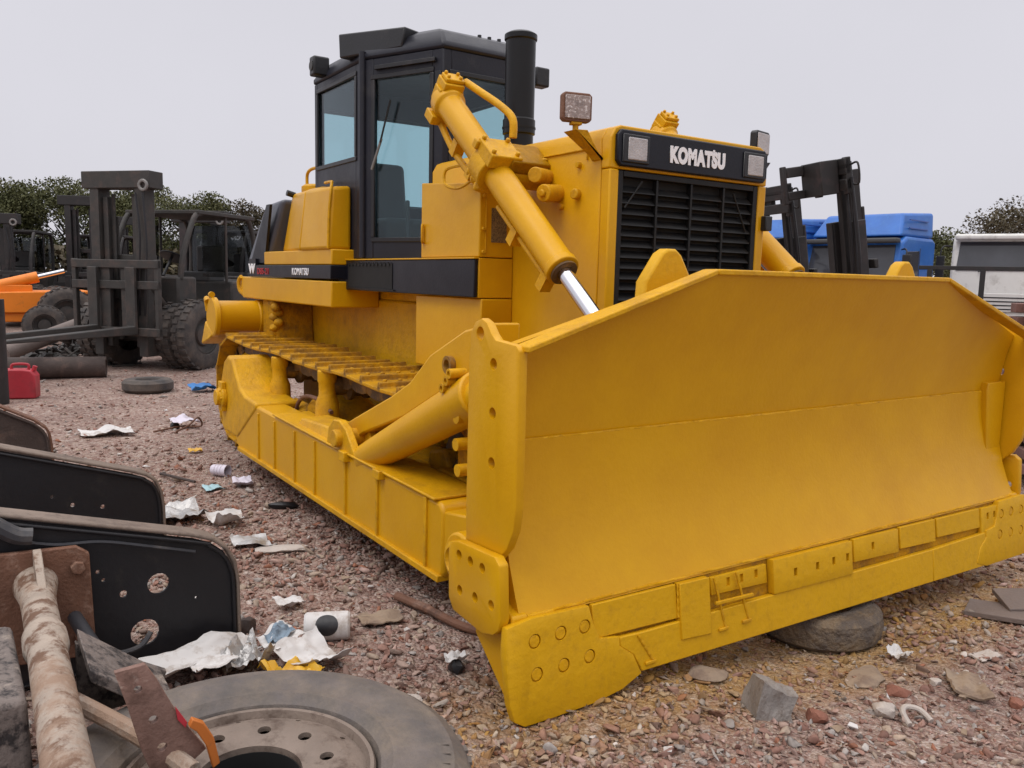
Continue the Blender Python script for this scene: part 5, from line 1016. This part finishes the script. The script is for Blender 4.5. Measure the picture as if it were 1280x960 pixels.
for k in (0, 1): ax(MB().cyl((-.60 + k * .9, -3.37, .02), (-.60 + k * .9, -3.37, .38), .045, n=14), 'support_leg', 'rust', bev=0)

# big wheel lying flat
TW = thing('dusty_tyre', 'big dusty truck tyre on its steel rim, lying flat in the lower foreground', 'tyre', (.29, -2.96, .05)); TW.scale = (1.03, 1.03, 1.03)
ty = MB().lathe([(.345, .02), (.48, .0), (.575, .03), (.605, .075), (.613, .15), (.605, .225), (.585, .262), (.555, .282), (.552, .286), (.50, .298), (.455, .298), (.41, .290), (.40, .294), (.385, .294), (.375, .285), (.352, .272), (.342, .25), (.340, .10)], (0, 0, 0), (0, 0, 1), 96, close=False).build('tyre', 'tyredust', TW)
b = MB(); rr0 = random.Random(4)           # moulded blocks on the shoulder and raised sidewall lettering bars
def rb(r0, r1, a0, a1, z, h):
    n = 4; A = [a0 + (a1 - a0) * i / n for i in range(n + 1)]
    for i in range(n):
        q = [(r * math.cos(a), r * math.sin(a)) for r, a in ((r0, A[i]), (r1, A[i]), (r1, A[i + 1]), (r0, A[i + 1]))]
        b.hexa([(x, y, z - .004) for x, y in q] + [(x, y, z + h) for x, y in q])
for a in np.arange(.35, 1.25, .085):
    for r in (.475, .505, .53): 
        if rr0.random() < .8: rb(r, r + .012, a, a + rr0.choice((.03, .055, .07)), .2935 - (r - .475) * .11, .0035)
    rb(.475, .54, a, a + .008, .291, .0035)
for k in range(64): a = k * 2 * math.pi / 64; rb(.592, .607, a, a + .05, .235, .006)
b.build('moulded_pattern', 'tyredust', ty, smooth=0)
rim = MB().lathe([(.338, .03), (.338, .262), (.332, .272), (.322, .270), (.314, .248), (.300, .256), (.262, .270), (.255, .273), (.165, .268), (.150, .262), (.140, .262), (.138, .16), (.138, .06), (.146, .06), (.146, .250), (.250, .258), (.258, .256), (.292, .246), (.306, .238), (.322, .236), (.326, .03), (.338, .03)], (0, 0, 0), (0, 0, 1), 96, close=False)
bmesh.ops.remove_doubles(rim.bm, verts=rim.bm.verts[:], dist=1e-5); bmesh.ops.recalc_face_normals(rim.bm, faces=rim.bm.faces[:])
rm = rim.build('rim', 'rim', TW)
c = MB()
for k in range(10): a = R(8 + 36 * k); c.cyl((.208 * math.cos(a), .208 * math.sin(a), .20), (.208 * math.cos(a), .208 * math.sin(a), .30), .0195, n=18)
for k in range(10): a = R(26 + 36 * k); c.cyl((.285 * math.cos(a), .285 * math.sin(a), .19), (.285 * math.cos(a), .285 * math.sin(a), .30), .008, n=10)
cut(rm, c)
MB().cyl((0, 0, .008), (0, 0, .02), .335, n=40).build('hole_shade_disc', 'void', TW); MB().lathe([(.1375, .03), (.1375, .245), (.1355, .245), (.1355, .03), (.1375, .03)], (0, 0, 0), (0, 0, 1), 48, close=False).build('hole_shade_liner', 'void', rm)  # black disc and liner added to paint the rim hole in deep shade

# tyre the blade rests over
t = thing('old_tyre', 'old muddy tyre half sunk under the blade edge', 'tyre', (-.17, .2, -.145)); MB().lathe([(.17, .01), (.29, 0), (.325, .03), (.335, .09), (.325, .145), (.29, .172), (.18, .168), (.165, .14), (.165, .03)], (0, 0, 0), (0, 0, 1), 44, close=False).build('tyre', mat('muddy_tyre', (.10, .078, .062), .9, vary=.3, vscale=6, second=(.20, .145, .09), amount=.45, sscale=8, bump=1.0, bscale=30, bdist=.03), t)

# ------------------------------------------------------------------ litter and stones
def P(x, y, dz=0.0): return (x, y, gz(x, y) + dz)
def sheet(name, label, cat, pts, m, z=.02, curl=.03, seed=1, n=14, th=.002, group=None, fold=1.0):
    """a crumpled sheet with the four corners given on the ground"""
    c = sum((Vector((*p, 0)) for p in pts), Vector()) / 4; b = MB(); V = []
    for i in range(n + 1):
        row = []
        for j in range(n + 1):
            u, v = i / n, j / n; p = [(pts[0][k] * (1 - u) + pts[1][k] * u) * (1 - v) + (pts[3][k] * (1 - u) + pts[2][k] * u) * v for k in (0, 1)]
            s_ = max(math.dist(pts[0], pts[1]), math.dist(pts[1], pts[2])); q = noise.noise(Vector((u * 2.3 * fold, v * 2.3 * fold, seed * 7.7))) + .4 * noise.noise(Vector((u * 6 * fold, v * 6 * fold, seed)))
            e = curl * ((2 * u - 1) ** 2) * (.5 + .5 * math.sin(seed)) 
            jx = s_ * .05 * noise.noise(Vector((u * 4, v * 4, seed + 30.))); row.append(b.bm.verts.new((p[0] - c.x + jx, p[1] - c.y + jx * .7, max(.004, z + curl * q + e))))
        V.append(row)
    F = [b.bm.faces.new((V[i][j], V[i + 1][j], V[i + 1][j + 1], V[i][j + 1])) for i in range(n) for j in range(n)]
    bmesh.ops.recalc_face_normals(b.bm, faces=F); bmesh.ops.solidify(b.bm, geom=F, thickness=th)
    o = b.build(name, m, smooth=50); o.location = P(c.x, c.y); return tag(o, label, cat, group)
def rock(name, label, cat, x, y, sc, m, rz=0, seed=0, sub=3, amp=.13, dz=0., rx=0., group=None, flat=True):
    b = MB().lump((0, 0, 0), sc, sub, amp, seed)
    if flat:
        for k in range(7):
            nn = Vector((noise.noise(Vector((seed, k, .3))), noise.noise(Vector((seed + .5, k, 7.3))), noise.noise(Vector((seed, k + .7, 3.3))))).normalized()
            for v in b.bm.verts:
                q = Vector((v.co.x / sc[0], v.co.y / sc[1], v.co.z / sc[2])); e = q.dot(nn) - .68
                if e > 0: q -= nn * e; v.co = (q.x * sc[0], q.y * sc[1], q.z * sc[2])
    o = b.build(name, m, smooth=28); o.location = P(x, y, sc[2] * .5 + dz); o.rotation_euler = (rx, 0, rz); return tag(o, label, cat, group)

sheet('paper', 'large crumpled white paper lying beside the nearest black channel', 'paper', [(-1.10, -3.05), (-.88, -2.98), (-1.02, -2.50), (-1.24, -2.56)], 'paper', .05, .06, 3)
o = sheet('printed_packet', 'blue and white printed packet lying on the paper heap', 'packet', [(-1.06, -2.55), (-.90, -2.50), (-1.0, -2.34), (-1.17, -2.40)], 'paper', .10, .03, 5)
c0 = o.location.copy(); pr = sheet('print', 'x x', 'x', [(-1.04, -2.52), (-.945, -2.49), (-1.03, -2.375), (-1.13, -2.41)], 'paper_print', .108, .03, 5); pr.parent = o; pr.location = Vector((pr.location.x - c0.x, pr.location.y - c0.y, .004)); del pr['label'], pr['category']
sheet('white_wrapper', 'torn white wrapper lying between the printed packet and the big wheel', 'wrapper', [(-.92, -2.52), (-.72, -2.40), (-.74, -2.22), (-.98, -2.30)], 'paper', .05, .05, 8)
sheet('yellow_wrapper', 'bright yellow wrapper pressed between the white paper and the big wheel', 'wrapper', [(-.86, -2.60), (-.70, -2.52), (-.66, -2.38), (-.84, -2.42)], 'yellow_wrap', .05, .06, 11, fold=1.6)
sheet('foil_packet', 'torn silver packet with dull lining on the white paper', 'packet', [(-.98, -2.72), (-.84, -2.70), (-.86, -2.52), (-1.06, -2.56)], 'foil', .07, .07, 13, fold=1.5)
sheet('paper_slip', 'small white slip with faint print on the large crumpled paper', 'paper', [(-.93, -2.86), (-.84, -2.84), (-.90, -2.66), (-.99, -2.68)], 'paper', .09, .02, 15)
CN = thing('canister', 'white plastic canister with a big black disc, lying on the gravel', 'canister', P(-1.1, -2.2, .062), R(66))
b = MB(); b.lathe([(0, -.105), (.058, -.105), (.066, -.095), (.066, .095), (.058, .105), (0, .105)], (0, 0, 0), (1, 0, 0), 36); b.build('body', 'paper', CN)
b = MB(); rings = []
for rr_ in np.linspace(0.004, .052, 9):    # disc wrapped on the round side
    rings.append([b.bm.verts.new((rr_ * math.cos(i * math.pi / 16), -.0672 * math.cos(rr_ * math.sin(i * math.pi / 16) / .066 + .45), .0672 * math.sin(rr_ * math.sin(i * math.pi / 16) / .066 + .45))) for i in range(32)])
b.bm.faces.new(rings[0])
for A, B in zip(rings, rings[1:]):
    for i in range(32): b.bm.faces.new((A[i], A[(i + 1) % 32], B[(i + 1) % 32], B[i]))
bmesh.ops.recalc_face_normals(b.bm, faces=b.bm.faces[:]); b.build('black_disc', 'black', CN)
cu = MB().lathe([(0, .004), (.040, .0), (.043, .006), (.050, .15), (.053, .152), (.047, .152), (.040, .01), (0, .01)], (0, 0, 0), (.95, -.3, 0), 28)
for z in (.04, .07, .10): cu.lathe([(.044 + z * .05, z), (.047 + z * .05, z + .004), (.044 + z * .05, z + .008)], (0, 0, 0), (.95, -.3, 0), 28, close=False)
o = cu.build('cup', 'pinkpaper'); o.location = P(-4.62, -1.86, .05); o.rotation_euler = (0, 0, R(55)); tag(o, 'white ribbed plastic cup lying near the bulldozer track', 'cup')
sheet('lilac_plastic', 'lilac white scrap of plastic beside the white cup', 'plastic scrap', [(-4.25, -1.80), (-4.10, -1.83), (-4.0, -1.70), (-4.2, -1.66)], 'pinkpaper', .03, .03, 21)
sheet('white_plastic_bag', 'flat torn white plastic lying alone on the gravel before the brown channel', 'plastic bag', [(-7.1, -2.62), (-6.75, -2.62), (-6.65, -2.12), (-6.95, -2.18)], 'paper', .04, .06, 23)
sheet('wrapper', 'white and blue wrapper on the gravel near the bulldozer rear', 'wrapper', [(-7.1, -1.72), (-6.85, -1.72), (-6.8, -1.45), (-7.05, -1.48)], 'pinkpaper', .06, .06, 25)
rock('stone', 'dark lump pressed into the white and blue wrapper', 'stone', -6.93, -1.70, (.06, .05, .05), 'black', seed=4, sub=2)
sheet('blue_plastic', 'bright blue plastic scrap by the bulldozer rear', 'plastic scrap', [(-9.9, -.92), (-9.6, -.88), (-9.55, -.56), (-9.85, -.60)], 'bluebag', .05, .05, 27)
sheet('yellow_plastic', 'small yellow scrap on the gravel left of the track', 'plastic scrap', [(-5.66, -1.84), (-5.57, -1.84), (-5.54, -1.73), (-5.62, -1.72)], 'yellow_wrap', .03, .03, 29)
sheet('teal_plastic', 'pale teal scrap just below the white cup', 'plastic scrap', [(-4.2, -2.05), (-4.05, -2.05), (-4.0, -1.92), (-4.18, -1.92)], 'tealbag', .02, .02, 31)
sheet('white_scrap', 'crumpled white scrap halfway between middle channel and track', 'paper', [(-3.25, -2.25), (-3.05, -2.22), (-3.0, -2.05), (-3.2, -2.02)], 'paper', .04, .05, 33)
rock('slab', 'pale flat slab of stone on the gravel beside the push arm', 'stone slab', -2.46, -1.98, (.17, .075, .028), 'palestone', R(70), 5)
sheet('clear_plastic', 'cloudy grey plastic scrap next to the pale stone slab', 'plastic scrap', [(-2.75, -2.22), (-2.55, -2.22), (-2.5, -2.02), (-2.7, -2.0)], 'foil', .03, .03, 35)
sheet('rag_heap', 'dull grey torn plastic heap at the tip of the middle channel', 'plastic scrap', [(-3.6, -2.62), (-3.2, -2.55), (-3.25, -2.2), (-3.6, -2.25)], 'foil', .05, .07, 37, fold=1.6)
sheet('white_flake', 'thin white flake near the tip of the nearest channel', 'plastic scrap', [(-1.62, -2.30), (-1.52, -2.28), (-1.5, -2.16), (-1.58, -2.16)], 'paper', .03, .02, 39)
sheet('tan_board', 'torn tan board scrap on the gravel left of the blade corner', 'board scrap', [(-1.22, -2.02), (-1.08, -2.0), (-1.06, -1.82), (-1.18, -1.80)], 'cardboard', .02, .02, 41, th=.006)
rock('stone', 'white chip on the gravel beside the big wheel', 'stone', -.37, -2.11, (.045, .022, .014), 'palestone', R(20), 7, 2)
rock('stub', 'short dark stub of round wood at the corner of the nearest channel', 'wood stub', -1.38, -2.49, (.06, .05, .05), 'log', 0, 9, 2)
o = rock('stone', 'black and white lump on the gravel just left of the blade corner', 'stone', -.50, -1.84, (.045, .04, .045), 'black', 0, 12, 2); sheet('paper', 'scrap of white paper stuck to the black lump', 'paper', [(-.55, -1.88), (-.49, -1.9), (-.47, -1.80), (-.53, -1.80)], 'paper', .07, .03, 43)
rock('stone', 'dark lump on the gravel under the push arm', 'stone', -3.35, -1.68, (.12, .05, .035), 'black', R(70), 14, 2)
o = MB().tube([(0, 0, .03), (.25, .04, .045), (.5, .09, .04), (.62, .16, .03)], .022, 10).build('rod', 'rust'); o.location = P(-1.35, -1.72); tag(o, 'rusty rod lying on the gravel beneath the push arm', 'rod')
o = MB().tube([(0, 0, .02), (.2, .06, .03), (.42, .18, .02)], .012, 8).build('stick', 'log'); o.location = P(-4.75, -2.25); tag(o, 'thin dark stick on the gravel left of the white cup', 'stick')
o = MB().tube([(0, 0, .02), (.12, .1, .10), (.02, .22, .16), (-.12, .28, .04), (-.3, .1, .02), (-.1, -.2, .02)], .010, 8).build('wire', 'rust'); o.location = P(-6.6, -1.75); tag(o, 'rusty wire loop sticking out of the gravel by the wrapper', 'wire')
# right foreground
blk = MB().hexa([(-.13, -.10, 0), (.12, -.11, 0), (.13, .10, 0), (-.12, .11, 0), (-.12, -.09, .17), (.105, -.10, .155), (.12, .085, .165), (-.115, .10, .18)])
bmesh.ops.subdivide_edges(blk.bm, edges=blk.bm.edges[:], cuts=9, use_grid_fill=True)
for v in blk.bm.verts:
    q = noise.noise(v.co * 14 + Vector((3, 1, 2))) * .016 + noise.noise(v.co * 40) * .006 + noise.noise(v.co * 6) * .028; v.co += v.co.normalized() * q
o = blk.build('concrete_block', 'concrete', smooth=40); o.scale = (.66, .72, .95); o.location = P(.40, -.90, -.03); o.rotation_euler = (R(-6), R(14), R(62)); tag(o, 'grey lump of concrete block on the gravel in front of the blade', 'concrete block')
rock('stone', 'rounded pinkish grey stone in front of the sunk tyre', 'stone', .58, -.36, (.055, .06, .042), 'palestone', 0, 17)
rock('brick', 'broken red brick right of the pinkish grey stone', 'brick', .50, -.12, (.06, .04, .03), 'brick', R(60), 19)
rock('brick', 'small orange brick chunk beside the concrete block', 'brick', .52, -.74, (.045, .05, .036), 'brick', 0, 23)
rock('brick', 'brick fragment at the right edge of the gravel', 'brick', .83, .27, (.035, .045, .028), 'brick', R(30), 25)
rock('mud_slab', 'flat tan slab of dried mud before the sunk tyre', 'mud slab', .33, -.10, (.075, .15, .025), 'cardboard', R(10), 27)
rock('mud_slab', 'tan muddy chunk beneath the blade edge, left of the concrete block', 'mud slab', .06, -.88, (.07, .10, .035), 'cardboard', R(-20), 29)
sheet('white_wad', 'white crumpled wad right of the sunk tyre', 'paper', [(.24, .20), (.34, .18), (.34, .28), (.25, .29)], 'paper', .03, .03, 46, fold=1.6)
sheet('board', 'pale torn piece of board lying right of the concrete block', 'board scrap', [(.64, .10), (.78, .17), (.62, .34), (.50, .26)], 'cardboard', .03, .02, 47, th=.012)
rock('stone', 'small pale stone at the end of the torn board', 'stone', .53, .14, (.03, .03, .025), 'palestone', 0, 31, 2)
sheet('pale_flake', 'pale flat flake of stone on the gravel near the right edge', 'stone flake', [(.45, .58), (.53, .56), (.55, .72), (.47, .73)], 'palestone', .015, .01, 49, th=.008)
o = MB().tube([(0, 0, .01), (-.05, .03, .03), (-.07, .08, .035), (-.03, .12, .03), (.03, .11, .01)], .012, 8).build('hook', 'palestone'); o.location = P(.70, -.36); tag(o, 'bent whitish hook on the gravel in front of the red brick', 'hook')
for k, (x, y, rz_, lab) in enumerate(((.30, 1.28, 20, 'dark flat board lying on the gravel at the right edge'), (.36, 1.50, 48, 'second flat board leaning on the dark one at the right edge'))):
    o = MB().box((-.20, -.12, 0), (.20, .12, .03)).build('board', 'greypipe', bevel=.004); o.location = P(x, y, .01 + k * .05); o.rotation_euler = (R(8 * k), R(-5), R(rz_)); tag(o, lab, 'board')
# a scatter of small flecks nobody could count
g = np.random.default_rng(9)
for nm_, m, n, lab in (('litter_flecks', 'paper', 70, 'tiny white flecks of litter across the gravel'), ('wood_chips', 'cardboard', 130, 'tan chips and splinters across the gravel')):
    b = MB()
    for k in range(n):
        u = g.random(); d = 1 / (1 / 2.3 + u * (1 / 15 - 1 / 2.3)); a = R(146.3) + (g.random() - .5) * R(80); x, y = 2.448 + d * math.cos(a), -3.555 + d * math.sin(a); s_ = g.uniform(.008, .03) * (1 + d * .06)
        T = Matrix.Translation(P(x, y, .022)) @ Matrix.Rotation(g.uniform(0, 6), 4, 'Z') @ Matrix.Rotation(g.uniform(-.5, .5), 4, 'X'); q = [(-s_ * g.uniform(.5, 1), -s_ * g.uniform(.1, .5)), (s_ * g.uniform(.4, 1), -s_ * g.uniform(.1, .6)), (s_ * g.uniform(.5, 1), s_ * g.uniform(.1, .5)), (-s_ * g.uniform(.1, .9), s_ * g.uniform(.2, .6))]; h_ = [g.uniform(-.3, .3) * s_ for _ in q]; b.hexa([T @ Vector((*c_, e - .002)) for c_, e in zip(q, h_)] + [T @ Vector((*c_, e + .002)) for c_, e in zip(q, h_)])
    tag(b.build(nm_, m), lab, kind='stuff')
